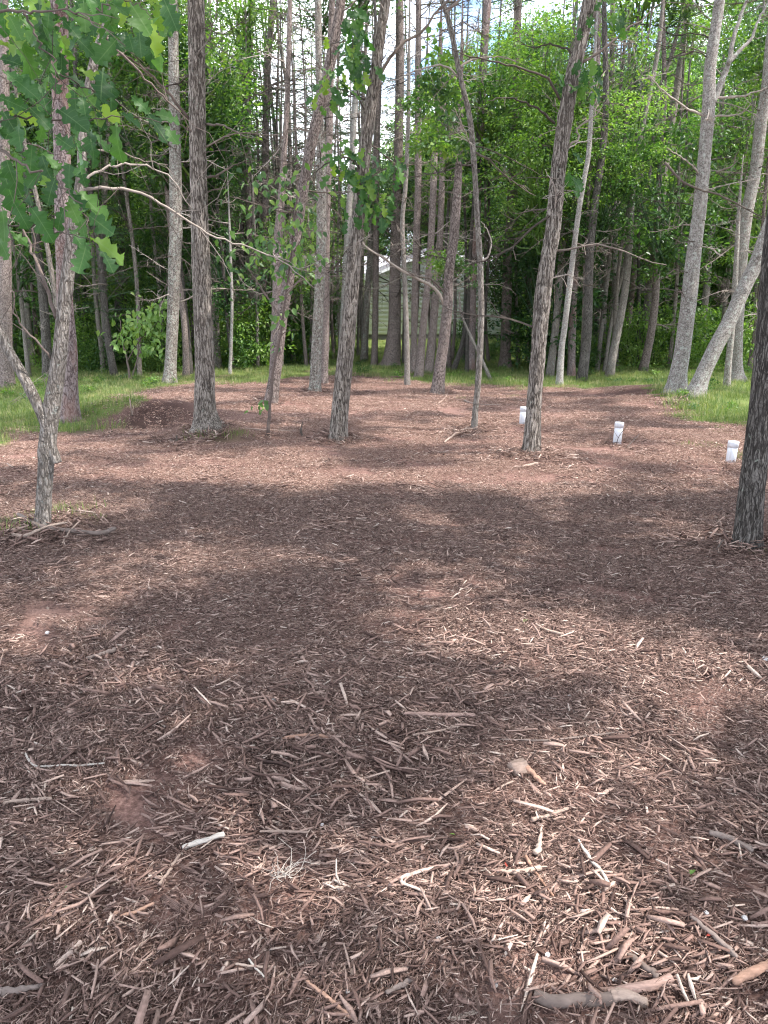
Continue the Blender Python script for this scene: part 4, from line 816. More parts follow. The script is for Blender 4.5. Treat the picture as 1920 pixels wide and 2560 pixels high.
# leafy and needled trees that close the middle of the view below the sky gap
for px, y, kind, zc, sc_ in [(580, 27, 'broad', 3.6, .8), (640, 31, 'pine', 1.5, 1.1), (700, 29, 'broad', 4.2, .8), (745, 34, 'pine', 2.0, 1.1), (775, 30, 'broad', 2.6, .7), (815, 35, 'broad', 5.2, .9), (850, 31, 'pine', 4.6, .8), (895, 34, 'broad', 6.4, .8), (940, 31, 'broad', 6.2, .7), (985, 36, 'pine', 5.2, .8), (1035, 33, 'broad', 6.5, .9),
                           (1090, 36, 'pine', 5.4, .9), (1130, 31, 'broad', 6.4, .9), (1175, 34, 'broad', 7.2, 1.0), (1225, 31, 'pine', 4.6, .9), (560, 33, 'pine', 2.0, 1.2), (620, 36, 'broad', 5.5, 1), (680, 37, 'pine', 2.5, 1.2), (800, 38, 'broad', 2.8, .9), (1300, 30, 'broad', 3.2, .8), (1330, 34, 'broad', 5.0, 1), (860, 38, 'broad', 3.4, .6), (1290, 37, 'pine', 3, 1.1), (520, 32, 'broad', 9, 1.1), (560, 30, 'pine', 6, 1.0), (600, 34, 'broad', 9.5, .9), (1160, 30, 'broad', 10, .9), (1210, 28, 'broad', 8, 1), (1080, 36, 'broad', 10.5, .8), (640, 30, 'pine', 7.5, .8), (740, 38, 'pine', 6, 1), (905, 33, 'pine', 7.5, .8), (1000, 33, 'pine', 8, .8), (820, 36, 'pine', 8, .8), (700, 40, 'broad', 8, .8), (500, 26, 'broad', 8, 1), (545, 28, 'broad', 9.5, 1.1), (590, 31, 'broad', 11.5, 1), (1110, 28, 'broad', 8.5, .9), (1170, 27, 'broad', 9, 1), (650, 33, 'pine', 9, .9), (770, 36, 'pine', 9.5, .9), (880, 38, 'pine', 9, 1), (720, 34, 'pine', 8, .8), (835, 33, 'broad', 11.5, .6), (905, 36, 'broad', 3.0, .45), (1010, 31, 'pine', 9, .8)] + [(px_, yy_, 'bare', 0, None) for px_, yy_ in ((612, 31), (648, 36), (690, 33), (722, 39), (752, 35), (786, 41), (838, 38), (610, 40), (670, 42), (918, 37), (640, 44), (700, 46))] + [(640, 28, 'broad', 12.2, .8), (765, 29, 'broad', 12.8, .75), (700, 33, 'broad', 13.5, .7), (1345, 37, 'broad', 2.6, 1), (1300, 40, 'broad', 3.5, 1), (1330, 45, 'broad', 4.5, 1.3), (700, 41, 'broad', 2.6, .9), (640, 38, 'broad', 3.0, 1), (735, 45, 'broad', 4, 1.2)]:
    x = (px - 960) / F * y * CP; forest(kind, x, y, .55, zc, sc_)
for px, y in [(1400, 27), (1460, 25), (1540, 26), (1600, 29), (1680, 28), (1260, 30), (1880, 26), (1800, 30), (60, 25), (150, 22), (250, 26), (340, 25), (400, 28), (470, 26), (540, 29), (90, 30), (200, 31)]:
    x = (px - 960) / F * y * CP; forest(rs.choice(['broad', 'broad', 'pine']), x, y, .6, rs.uniform(3.5, 6), .95)
# two low pines that close the middle distance right of the dark oak
shr = 0
for _ in range(1500):
    if shr >= 178: break
    y = rs.uniform(26, 46); x = rs.uniform(-.58, .58) * y; px, _ = px_of(x, y, 1)
    if 760 < px < 1290 and (y < 28 or rs.random() < .75): continue
    if -6.3 < x < 8.6 and y > 37: continue
    if grassmask(np.array([x]), np.array([y - 3.5]))[0] < .5: continue
    z = float(H(x, y)); root = tag(empty('undergrowth_shrub', (x, y, z)), 'leafy green undergrowth shrub at the foot of the trees behind the grass', 'shrub', 'undergrowth shrubs behind the grass')
    s = rs.uniform(.7, 1.8) * (1.0 if not (760 < px < 1290) else .6)
    ob('foliage', SHRUB[rs.integers(0, 6)], root, (0, 0, .62 * s), (0, 0, rs.uniform(0, 6.28)), (s, s, s * rs.uniform(.9, 1.5)))
    shr += 1

LM = [(-400, 'the left edge'), (135, 'the forked grey tree'), (428, 'the lichen spotted trunk'), (512, 'the flared oak'), (698, 'the leaning pine'), (862, 'the central oak'), (985, 'the swollen pine'), (1108, 'the shaggy pine'), (1196, 'the slim front tree'), (1342, 'the dark furrowed oak'), (1614, 'the stout grey pine'), (1702, 'the big pale tree'), (1890, 'the near black oak'), (4000, 'the right edge')]
NTH = 'nearest,second,third,fourth,fifth,sixth,seventh,eighth,ninth,tenth,eleventh,twelfth,thirteenth,fourteenth,fifteenth,sixteenth,seventeenth,eighteenth,nineteenth,twentieth'.split(',')
NTH += ['twenty-' + q.replace('nearest', 'first') for q in NTH[:9]] + ['thirtieth'] + ['thirty-' + q.replace('nearest', 'first') for q in NTH[:9]] + ['fortieth', 'forty-first', 'forty-second', 'forty-third']
SHORT = {'broadleaf_tree': 'leafy tree', 'young_pine_tree': 'needled pine', 'bare_pine_tree': 'bare pine trunk', 'undergrowth_shrub': 'green shrub'}
slots = {}
for o in list(col.objects):
    st_ = o.name.split('.')[0]
    if st_ in SHORT and o.parent is None:
        px, _ = px_of(*o.location); k = max(i_ for i_ in range(len(LM)) if LM[i_][0] <= px) if px > -400 else 0; slots.setdefault((st_, k), []).append(o)
for (st_, k), L_ in slots.items():
    L_.sort(key=lambda o: o.location.y)
    for r_, o in enumerate(L_): o['label'] = '%s, %s back between %s and %s' % (SHORT[st_], NTH[min(r_, 42)].replace('nearest', 'first'), LM[k][1], LM[min(k + 1, len(LM) - 1)][1])

# far wood behind everything
n = 700; y = rs.uniform(50, 78, n); x = rs.uniform(-.66, .66, n) * y; pxs = 960 + F * x / (y * CP)
ztop = np.where((pxs > 610) & (pxs < 940), 7.5 + (y - 50) * .09, np.where((pxs > 940) & (pxs < 1230), 11 + (y - 50) * .15, 21.0)); cen = np.exp(-((pxs - 900) / 380) ** 4)
z = H(x, y) + rs.uniform(0, 1, n) * ztop
s = rs.uniform(.9, 1.7, n)
instancer('distant_woods', np.stack([x, y, z], -1), np.stack([rs.normal(0, .2, n), rs.normal(0, .2, n), rs.uniform(0, 6.28, n)], -1), np.stack([s, s, s], -1), rs.integers(0, 9, n), CROWN + PINE, 'mass of green foliage closing the view far behind the trees', 'woods')
n = 560; y = rs.uniform(38, 58, n); x = rs.uniform(-.64, .64, n) * y; keep = ~((x > -6.8) & (x < 9.2)); x, y = x[keep], y[keep]; n = len(x)
z = H(x, y) + rs.uniform(0, 1, n) ** 1.3 * np.where(x > 0, 12, 10); s = rs.uniform(.8, 1.3, n)
instancer('wood_foliage', np.stack([x, y, z], -1), np.stack([rs.normal(0, .2, n), rs.normal(0, .2, n), rs.uniform(0, 6.28, n)], -1), np.stack([s, s, s], -1), rs.integers(0, 6, n), CROWN, 'tangled green foliage filling the wood between far trunks', 'foliage')

# ------------------------------------------------------------------ unseen canopy, placed to shade the clearing, gaps shaped for sun patches
SUNSPOTS = [(*gpt(30, 1110), 1.0, .5), (*gpt(1700, 1600), .5, .3), (*gpt(1450, 1950), .3, .3), (*gpt(1180, 2260), .16, .16), (*gpt(1620, 2330), .14, .12), (*gpt(1430, 1590), .55, .38), (*gpt(1620, 1680), .4, .25), (*gpt(1440, 2080), .22, .30), (*gpt(1480, 1930), .12, .12), (*gpt(1100, 2330), .10, .1), (*gpt(60, 1600), .55, .4), (*gpt(620, 1390), .5, .12), (*gpt(620, 1190), 1.5, .3), (*gpt(1150, 1200), 1.6, .6), (*gpt(60, 1260), 1.2, .35),
            (*gpt(1600, 1130), 1.6, .6), (*gpt(1300, 1060), 1.8, .8), (*gpt(900, 1010), 2.6, 1.2), (*gpt(1850, 1010), 2.5, 1.6), (*gpt(500, 990), 1.8, .8)]
n = 7600; gx = rng.uniform(-13, 16, n); gy = rng.uniform(-2, 27, n); zz = rng.uniform(0, 1, n)
cz = np.maximum(7.5, 4.2 + .44 * (gy - 0)) + zz * 4.5
cx = gx + SUN[0] / SUN[2] * cz; cy = gy + SUN[1] / SUN[2] * cz
cz = np.maximum(cz, CAM[2] + 1.2 + .42 * cy); cx = gx + SUN[0] / SUN[2] * cz; cy = gy + SUN[1] / SUN[2] * cz
sunny = np.zeros(n)
for a_, b_, sx, sy in SUNSPOTS: sunny = np.maximum(sunny, np.exp(-(((gx - a_) / (sx + .35)) ** 2 + ((gy - b_) / (sy + .35)) ** 2) ** 2))
gap = n2(gx, gy, .7, 61) + .15 * (gy < 7)
far_f = np.clip((gy - 4.5) / 4.0, 0, 1) * (1 - .9 * np.clip(darkmask(gx, gy) * 1.6, 0, 1)) * (1 + .3 * (gy > 14))   # the clearing's far half lies mostly in the sun
keep = (rng.random(n) > sunny) & (gap + .85 > rng.random(n) * .7) & (rng.random(n) > far_f * (.66 + .3 * n2(gx, gy, .45, 63))) & (rng.random(n) > .36)
Pc = np.stack([cx, cy, cz], -1)[keep]; n = len(Pc); s = rng.uniform(.7, 1.2, n)
instancer('shade_canopy', Pc, np.stack([rng.normal(0, .3, n), rng.normal(0, .3, n), rng.uniform(0, 6.28, n)], -1), np.stack([s, s, s], -1), rng.integers(0, 5, n), CANOPY, 'unseen leafy canopy above the clearing, shaped to cast its dappled shade', 'foliage')

# ------------------------------------------------------------------ grass
def tuft(seed, n, h, rad, mat=M_grass, wid=.006):
    r_ = np.random.default_rng(seed); b_ = np.stack([r_.normal(0, rad, n), r_.normal(0, rad, n), np.full(n, -.01)], -1)
    az = r_.uniform(0, 6.28, n); ln = r_.uniform(.1, .7, n); hh = h * r_.uniform(.5, 1.2, n); d = np.stack([np.cos(az), np.sin(az), np.zeros(n)], -1); S_ = np.stack([-np.sin(az), np.cos(az), np.zeros(n)], -1) * wid / 2
    m_ = b_ + d * (hh * ln * .35)[:, None] + np.array([0, 0, 1]) * (hh * .62)[:, None]; t_ = b_ + d * (hh * ln)[:, None] + np.array([0, 0, 1]) * (hh * (1 - ln * .25))[:, None]
    V = np.stack([b_ - S_, b_ + S_, m_ + S_ * .8, m_ - S_ * .8, t_], 1).reshape(-1, 3); o = np.arange(n)[:, None, None] * 5
    return mesh('grass_tuft', V, [(np.array([[3, 2, 4]])[None] + o).reshape(-1, 3), (np.array([[0, 1, 2, 3]])[None] + o).reshape(-1, 4)], mat)
TU = [tuft(k, 46, (.14, .10, .12, .08, .15)[k], .10) for k in range(5)] + [tuft(10 + k, 30, .12, .07, M_strw, .004) for k in range(2)] + [tuft(20 + k, 40, .09, .08, wid=.004) for k in range(3)]
n = 26000; y = 8 + 38 * rng.random(n) ** .85; x = rng.uniform(-.6, .6, n) * y; g_ = grassmask(x, y); g_ = np.maximum(g_, .12 * grassmask(x, y + .5) + .10 * grassmask(x, y + 1.0)); keep = (g_ > rng.random(n) * .95) & (n2(x, y, .9, 71) > rng.random(n) * 1.3 - 1.15)
x, y = x[keep], y[keep]; idx = np.where(rng.random(len(x)) < .86, rng.integers(0, 5, len(x)), rng.integers(5, 7, len(x)))
n = 5000; yy = rng.uniform(4.5, 22, n); xx = rng.uniform(-.6, .6, n) * yy; kp = grasspatch(xx, yy) > rng.random(n) * .9 + .12
x = np.concatenate([x, xx[kp]]); y = np.concatenate([y, yy[kp]]); idx = np.concatenate([idx, rng.integers(7, 10, kp.sum())])
n = len(x); s = rng.uniform(.6, 1.35, n) * (1 + .35 * n2(x, y, .5, 72))
n_ = 520; wy = rng.uniform(14, 33, n_); wx = rng.uniform(-.6, .6, n_) * wy; kp = (grassmask(wx, wy) > .5) & (n2(wx, wy, .8, 81) > -.1); wx, wy = wx[kp], wy[kp]; m_ = len(wx); ws_ = rng.uniform(.25, .65, m_)
instancer('weeds', np.stack([wx, wy, H(wx, wy) + .12], -1), np.stack([rng.normal(0, .3, m_), rng.normal(0, .3, m_), rng.uniform(0, 6.28, m_)], -1), np.stack([ws_] * 3, -1), rng.integers(0, 6, m_), SPRAY, 'low broad leaved weeds growing through the grass', 'weeds')
instancer('grass', np.stack([x, y, H(x, y)], -1), np.stack([rng.normal(0, .12, n), rng.normal(0, .12, n), rng.uniform(0, 6.28, n)], -1), np.stack([s, s, s], -1), idx, TU, 'short soft green grass round the edge of the mulched clearing', 'grass')

# ------------------------------------------------------------------ house behind the trees
hy = 43.0
def hx(px): return at_y(px, 800, hy)[0]
def hz(py): return at_y(960, py, hy)[2]
zb, ze, zr = hz(846), hz(704), hz(640)
X0, X1 = hx(888), hx(1258); XL, XR = hx(740), hx(1285)
hb = np.array([(X0 + X1) / 2, hy, zb]); house = tag(empty('house', hb), 'light grey house with lap siding and pale roof half hidden behind the pines', 'house')
def hbox(nm, x0, x1, y0, y1, z0, z1, mat, kind=None):
    return ob(nm, boxm(nm, x0 - hb[0], x1 - hb[0], y0 - hb[1], y1 - hb[1], z0 - hb[2], z1 - hb[2], mat), house)
xm = (X0 + X1) / 2; zp = hz(628)
def prism(nm, pts, y0, y1, mat):   # polygon in x,z extruded in y
    n = len(pts); V = [(x - hb[0], y0 - hb[1], z - hb[2]) for x, z in pts] + [(x - hb[0], y1 - hb[1], z - hb[2]) for x, z in pts]
    me = bpy.data.meshes.new(nm); me.from_pydata(V, [], [tuple(range(n)), tuple(range(2 * n - 1, n - 1, -1))] + [(i_, i_ + n, (i_ + 1) % n + n, (i_ + 1) % n) for i_ in range(n)]); me.materials.append(mat); return ob(nm, me, house)
prism('wall', [(X0, zb), (X1, zb), (X1, ze), (xm, zp), (X0, ze)], hy, hy + 6, M_siding)
hbox('foundation', X0 + .01, X1 - .01, hy - .006, hy + 6, zb - .8, zb + .22, M_found)
nb = 19; hgt = (zp - zb - .25) / nb
for j in range(nb):
    z0 = zb + .25 + j * hgt; zc = z0 + hgt
    if zc < ze: xa, xb = X0, X1
    else: f = (zc - ze) / (zp - ze); xa = X0 + (xm - X0) * f; xb = X1 - (X1 - xm) * f
    if xb - xa < .4: continue
    V = np.array([(xa, hy - .085, z0), (xb, hy - .085, z0), (xb, hy - .008, z0 + hgt), (xa, hy - .008, z0 + hgt), (xa, hy - .002, z0), (xb, hy - .002, z0)]) - hb
    ob('siding_board', mesh('siding_board', V, [np.array([[0, 1, 2, 3], [4, 5, 1, 0]])], M_siding), house)
for sgn, xa in ((-1, X0), (1, X1)):
    xo = xa + sgn * .35; zo = ze - .35 * (zp - ze) / (xm - X0)
    prism('roof_slope', [(xo, zo + .02), (xm, zp + .02), (xm, zp + .22), (xo, zo + .22)] if sgn < 0 else [(xm, zp + .02), (xo, zo + .02), (xo, zo + .22), (xm, zp + .22)], hy - .35, hy + 6, M_roof)
    prism('rake_board', [(xo, zo - .16), (xm, zp - .16), (xm, zp + .0), (xo, zo + .0)] if sgn < 0 else [(xm, zp - .16), (xo, zo - .16), (xo, zo), (xm, zp)], hy - .40, hy - .355, M_trim)
hbox('wall', XL, X0 - .05, hy + 2.2, hy + 7, zb - .3, ze, M_trim); hbox('wall', X1 + .05, XR, hy + 2.2, hy + 7, zb - .3, ze, M_siding)
V = np.array([(XL - .4, hy + 1.8, ze - .05), (XR + .3, hy + 1.8, ze - .05), (XR + .3, hy + 5, zr + .35), (XL - .4, hy + 5, zr + .35), (XL - .4, hy + 8.2, ze - .05), (XR + .3, hy + 8.2, ze - .05)]) - hb
V = np.vstack([V, V + [0, 0, .15]])
ob('main_roof', mesh('main_roof', V, [np.array([[6, 7, 8, 9], [9, 8, 11, 10], [0, 3, 2, 1], [3, 4, 5, 2], [0, 1, 7, 6], [4, 10, 11, 5], [0, 6, 9, 3], [3, 9, 10, 4], [1, 2, 8, 7], [2, 5, 11, 8]])], M_roof), house)
hbox('fascia', XL - .4, XR + .3, hy + 1.72, hy + 1.79, ze - .18, ze + .02, M_trim)

# ------------------------------------------------------------------ white pipes
def pipe(px, py, hpx, rad, tilt, lab, stain=None):
    p = ground(px, py); h = hpx / F * depth(p) / math.cos(R(10)); root = tag(empty('vent_pipe', p), lab, 'pipe', 'white capped pipes sticking out of the mulch'); root.rotation_euler = tilt
    k = 40; a = Acc(); add_tube(a, np.array([[0, 0, -.1], [0, 0, h * .5], [0, 0, h - .05]]), np.full(3, rad), k); ob('pipe', a.mesh('pipe', M_white, True), root)
    z = [h - .075, h - .075, h - .012, h - .004, h, h + .002]; r_ = [rad * 1.0, rad * 1.09, rad * 1.10, rad * 1.07, rad * .98, rad * .02]
    th = np.arange(k) * 2 * np.pi / k; V = np.array([(q * np.cos(t_), q * np.sin(t_), zz) for zz, q in zip(z, r_) for t_ in th]); e = np.arange(k); Q_ = np.concatenate([np.stack([i_ * k + e, i_ * k + (e + 1) % k, (i_ + 1) * k + (e + 1) % k, (i_ + 1) * k + e], -1) for i_ in range(5)])
    ob('cap', mesh('cap', V, Q_, M_white), root)
pipe(1306, 1062, 44, .056, (0, R(2), 0), 'white capped pipe peeking out from behind the dark furrowed oak')
pipe(1542, 1110, 54, .056, (0, R(3), 0), 'white capped pipe with a dark twig leaning across it, middle one of three')
pipe(1826, 1157, 54, .056, (0, R(2.5), 0), 'white capped pipe with a grimy streak, beside the near black oak')

# ------------------------------------------------------------------ sticks and loose things on the floor
def rough_fn(k, seed, amp=.14, strip=.10):
    def fn(TH, Sg, rr):
        rad = rr[:, None]; q = np.stack([np.cos(TH) * 1.6, np.sin(TH) * 1.6, Sg / np.maximum(rad, .002) * .35], -1) + seed * 3.1
        return 1 + amp * vnoise(q, seed) + strip * vnoise(q * np.array([2.6, 2.6, .5]), seed + 1) + .5 * amp * vnoise(q * 3.1, seed + 2)
    return fn
def stick(name, lab, px, w0, w1=None, mat=M_stickbark, k=12, n=46, lift=0.6, seed=0, cat='stick', rough=.10, bend=0, lifts=None):
    rs = np.random.default_rng(seed + 1000); P_ = np.array([ground(x, y) for x, y in px]); r0 = w0 / 2 / F * depth(P_[0]); r1 = (w1 or w0) / 2 / F * depth(P_[-1])
    S = spline(P_, n); S[:, 2] = H(S[:, 0], S[:, 1]) + .017 + r0 * lift
    if lifts: S[:, 2] += np.interp(np.linspace(0, 1, n), np.linspace(0, 1, len(lifts)), lifts)
    b0 = S[0].copy(); r_ = np.linspace(r0, r1, n) * (1 + .18 * vnoise(np.stack([np.linspace(0, 7, n)] * 3, -1) + seed, seed)); S[:, :2] += (r0 * .5) * np.stack([vnoise(np.stack([np.linspace(0, 6, n)] * 3, -1) + seed * 2, seed + 5), vnoise(np.stack([np.linspace(0, 6, n)] * 3, -1) + seed * 3, seed + 6)], -1); r_[0] *= .6; r_[-1] *= .55; th0 = rs.uniform(0, 6)
    a = Acc(); add_tube(a, S - b0, r_, k, rough_fn(k, seed + 3, .22, .22)); o = ob(name, a.mesh(name, mat), None, b0)
    return tag(o, lab, cat)
# broken branch with peeled end
P0 = ground(1335, 2512); br_ = tag(empty('broken_branch', P0), 'broken branch with grey bark and a peeled pinkish end at the bottom of the mulch', 'branch')
def segpart(nm, px, w0, w1, mat, seed, zl=.5, k=24):
    P_ = np.array([ground(x, y) for x, y in px]); r0 = w0 / 2 / F * depth(P_[0]); r1 = w1 / 2 / F * depth(P_[-1]); n = 60; S = spline(P_, n); S[:, 2] = H(S[:, 0], S[:, 1]) + .012 + max(r0, r1) * zl; S[:, 2] += .006 * np.sin(np.linspace(0, 5, n))
    rs = np.random.default_rng(seed); a = Acc(); add_tube(a, S - P0, np.linspace(r0, r1, n) * (1 + .10 * vnoise(np.stack([np.linspace(0, 9, n)] * 3, -1) + seed, seed)), k, rough_fn(k, seed + 9, .10, .16 if seed > 1 else .07)); ob(nm, a.mesh(nm, mat), br_)
segpart('bark_limb', [(1335, 2506), (1382, 2526), (1460, 2517), (1534, 2508)], 30, 34, M_stickbark, 1)
segpart('peeled_end', [(1530, 2509), (1580, 2510), (1617, 2520)], 30, 22, M_palewood, 2)
segpart('side_limb', [(1520, 2500), (1590, 2490), (1677, 2458)], 20, 26, M_chip1, 3)
STK = [
 ('thick brown stick entering from the lower right edge', [(1829, 2478), (1870, 2452), (1935, 2425)], 22, 28, M_redwood, {}),
 ('bark covered stick lying diagonally near the right edge above the broken branch', [(1770, 2096), (1825, 2112), (1885, 2145)], 16, 18, M_stickbark, {}),
 ('bleached white splinter standing out in the mulch', [(1443, 2126), (1478, 2174), (1500, 2195), (1521, 2230)], 6, 17, M_bleach, {'lifts': [.02, .01, .0]}),
 ('curved pale bark strip crossing a thin split stick', [(1235, 2193), (1290, 2196), (1352, 2185)], 14, 15, M_palewood, {}),
 ('thin reddish split stick passing under the curved bark strip', [(1312, 2155), (1340, 2200), (1382, 2256)], 11, 6, M_redwood, {}),
 ('long dark weathered stick above the broken branch', [(1556, 2391), (1600, 2428), (1643, 2460)], 15, 20, M_stickbark, {}),
 ('long grey brown stick running diagonally to the right border', [(1720, 2300), (1775, 2350), (1840, 2410)], 13, 18, M_stickbark, {}),
 ('pale split piece of wood lying alone left of the root tuft', [(459, 2134), (505, 2118), (562, 2100)], 14, 16, M_bleach, {}),
 ('thin yellowish stick lying flat above the root tuft', [(649, 2092), (710, 2092), (771, 2094)], 7, 9, M_palewood, {}),
 ('straight reddish stick in the middle of the mulch', [(706, 1857), (765, 1850), (822, 1855)], 9, 10, M_redwood, {}),
 ('stout short stick leading away from the pale wood block', [(1302, 1926), (1330, 1948), (1358, 1975)], 20, 12, M_redwood, {}),
 ('grey stick at the lower left border', [(-20, 2512), (40, 2495), (112, 2482)], 24, 12, M_stickbark, {}),
 ('grey weathered short log left of the clearing centre', [(215, 1658), (250, 1648), (292, 1634)], 11, 14, M_stickbark, {}),
 ('long pale thin stick at the left, nearly level', [(10, 2022), (70, 2014), (132, 2010)], 12, 10, M_palewood, {}),
 ('white bent twig near the left border', [(62, 1894), (90, 1926), (160, 1925), (200, 1926), (262, 1920)], 7, 5, M_bleach, {}),
 ('long arched shred of bark in the lower left', [(115, 2300), (180, 2230), (260, 2200), (345, 2160)], 11, 9, M_chip1, {}),
 ('short pale stick slanting up right of the pale split piece', [(402, 2225), (425, 2190), (450, 2150)], 10, 8, M_palewood, {}),
 ('flat curved brown shred below the split piece', [(285, 2300), (330, 2300), (385, 2275)], 14, 8, M_redwood, {}),
 ('pale stick pair end near the lower centre', [(590, 2425), (640, 2432), (690, 2432)], 7, 8, M_palewood, {}),
 ('thin pale stick crossing near the lower centre', [(622, 2412), (640, 2435), (662, 2458)], 6, 5, M_bleach, {}),
 ('brown stick slanting up from the lower left corner', [(140, 2430), (175, 2400), (205, 2370)], 12, 16, M_chip1, {}),
 ('long slanting stick at the lower right of centre', [(765, 2470), (830, 2520), (895, 2570)], 10, 14, M_redwood, {}),
 ('dark slender stick beside the short pale stick', [(1060, 2245), (1005, 2210), (1150, 2170)], 9, 11, M_chip1, {}),
 ('slanting bark strip near the lower centre', [(1005, 2228), (1040, 2195), (1155, 2172)], 8, 14, M_chip1, {}),
 ('knobbly grey stick at the lower edge left of the broken branch', [(965, 2500), (1000, 2482), (1030, 2462)], 15, 14, M_stickbark, {}),
 ('pointed flat splinter in the sunny patch', [(1340, 2150), (1350, 2110), (1355, 2080)], 18, 5, M_palewood, {}),
 ('curved flat strip in the sunny patch', [(1330, 2065), (1380, 2050), (1420, 2035)], 13, 10, M_palewood, {}),
 ('long rough stick nearly level on the right', [(1010, 1795), (1090, 1798), (1190, 1800)], 10, 13, M_chip1, {}),
 ('pair partner of the level rough sticks, paler', [(1030, 1850), (1100, 1838), (1150, 1825)], 7, 6, M_palewood, {}),
 ('dark twig arching over the mulch on the right', [(1250, 1860), (1360, 1862), (1480, 1850), (1560, 1840)], 5, 5, M_stickbark, {}),
 ('green tinged twig tipped by a fallen leaf', [(1332, 1565), (1370, 1585), (1408, 1595)], 6, 8, M_palewood, {}),
 ('main dark fallen stick at the foot of the forked tree', [(44, 1302), (70, 1316), (93, 1328), (127, 1336), (211, 1345), (253, 1349), (291, 1338)], 10, 12, M_stickbark, {'lifts': [.03, .03, .02, .03]}),
 ('paler forked stick crossing the fallen sticks by the forked tree', [(25, 1342), (55, 1357), (95, 1345), (122, 1336), (170, 1330)], 10, 7, M_palewood, {'lifts': [.02, .03, .05]}),
 ('thin bent stick on top of the fallen sticks by the forked tree', [(156, 1366), (175, 1345), (200, 1326)], 5, 4, M_palewood, {'lifts': [.0, .03, .05]}),
 ('long thin pale twig left of the central oak foot', [(600, 1075), (660, 1078), (740, 1080)], 4, 3, M_palewood, {}),
 ('pale fallen branch leading to the slim front tree', [(1110, 1110), (1140, 1088), (1172, 1070)], 5, 8, M_palewood, {}),
 ('pale stick lying below the foot of the dark furrowed oak', [(1285, 1172), (1310, 1170), (1345, 1163)], 6, 8, M_palewood, {}),
 ('stick lying in dry grass by the earth mound', [(318, 998), (326, 1008), (335, 1018)], 3, 5, M_palewood, {}),
 ('dark twig pointing up beside the middle white pipe', [(1568, 1121), (1582, 1112), (1597, 1103)], 3, 2, M_twigdark, {'lifts': [0, .04, .08]}),
 ('arched pale branch by the foot of the dark shaggy pine', [(1080, 1010), (1105, 1005), (1118, 985)], 4, 4, M_palewood, {}),
 ('dark fallen branch on the grass behind the slim front tree', [(1160, 1005), (1190, 1014), (1250, 1016)], 6, 3, M_stickbark, {}),
]
for j, (lab, px, w0, w1, mat, kw) in enumerate(STK):
    stick('branch_piece' if w0 > 20 else 'stick', lab, px, w0 * .82, w1 * .82, mat, seed=j, **kw)
# twig leaning on the middle pipe
p = ground(1535, 1112); q = ground(1542, 1110); tipp = at_y(1572, 1060, p[1] - .08)
a = Acc(); Sg = spline(np.array([p + [0, -.09, .0], at_y(1548, 1090, p[1] - .10), tipp]), 10); add_tube(a, Sg - p, np.linspace(.006, .002, 10), 5); add_tube(a, spline(np.array([Sg[4], at_y(1572, 1084, p[1] - .12)]), 4) - p, np.linspace(.003, .0015, 4), 4)
add_tube(a, spline(np.array([Sg[3], at_y(1533, 1075, p[1] - .09)]), 4) - p, np.linspace(.003, .0015, 4), 4)
tag(ob('twig', a.mesh('twig', M_twigdark), None, p), 'dark forked twig leaning against the middle white pipe', 'twig')
# dark snag at the near black oak, stubs
for lab, pts, w_ in (('dark broken snag sticking up beside the near black oak', [(1789, 1382), (1797, 1366), (1808, 1349)], 9), ('dark root stub sticking up left of the central oak', [(756, 1090), (752, 1075), (757, 1055)], 7), ('broken stump of a stem in the shadow of the earth mound', [(440, 1108), (442, 1098), (441, 1088)], 8)):
    p = ground(*pts[0]); P_ = np.array([at_y(x, y, p[1]) for x, y in pts]); P_ = np.vstack([P_[0] - [0, 0, .05], P_]); a = Acc(); r0 = w_ / 2 / F * depth(p); S = spline(P_, 10); add_tube(a, S - p, np.linspace(r0 * 1.2, r0 * .35, 10) * (1 + .15 * rng.normal(0, 1, 10)), 8)
    tag(ob('snag', a.mesh('snag', M_twigdark), None, p), lab, 'stub')
# leaning dead pole
p = ground(1226, 950); P_ = np.array([at_y(x, y, p[1] + dy) for (x, y), dy in zip([(1228, 952), (1200, 890), (1165, 815), (1151, 777), (1148, 730)], [0, .2, .5, .6, .7])]); a = Acc(); add_tube(a, spline(P_, 16) - p, np.linspace(.06, .03, 16), 8); tag(ob('dead_pole', a.mesh('dead_pole', BARK['grey']), None, p), 'thin dead pole leaning left between the slim front tree and the shaggy pine', 'dead tree')
p = ground(1132, 925); P_ = np.array([at_y(x, y, p[1]) for x, y in [(1132, 928), (1150, 880), (1163, 830), (1185, 770)]]); a = Acc(); add_tube(a, spline(P_, 14) - p, np.linspace(.11, .05, 14), 8); tag(ob('dead_pole', a.mesh('dead_pole', BARK['oakdark']), None, p), 'dark leaning dead stem right of the dark shaggy pine', 'dead tree')
# pale wood block
p = ground(1293, 1932); a = Acc(); V = np.array([(x, y, z) for z in (0, 1) for y in (-.5, .5) for x in (-.5, .5)]) * [.052, .05, .03]; V += np.random.default_rng(4).normal(0, .004, V.shape)
tag(ob('wood_block', mesh('wood_block', V, np.array([[0, 2, 3, 1], [4, 5, 7, 6], [0, 1, 5, 4], [2, 6, 7, 3], [0, 4, 6, 2], [1, 3, 7, 5]]), M_palewood), None, (p[0], p[1], p[2] + .012), (.5, .1, .4)), 'pale squarish block of cut wood lying in the mulch', 'wood block')
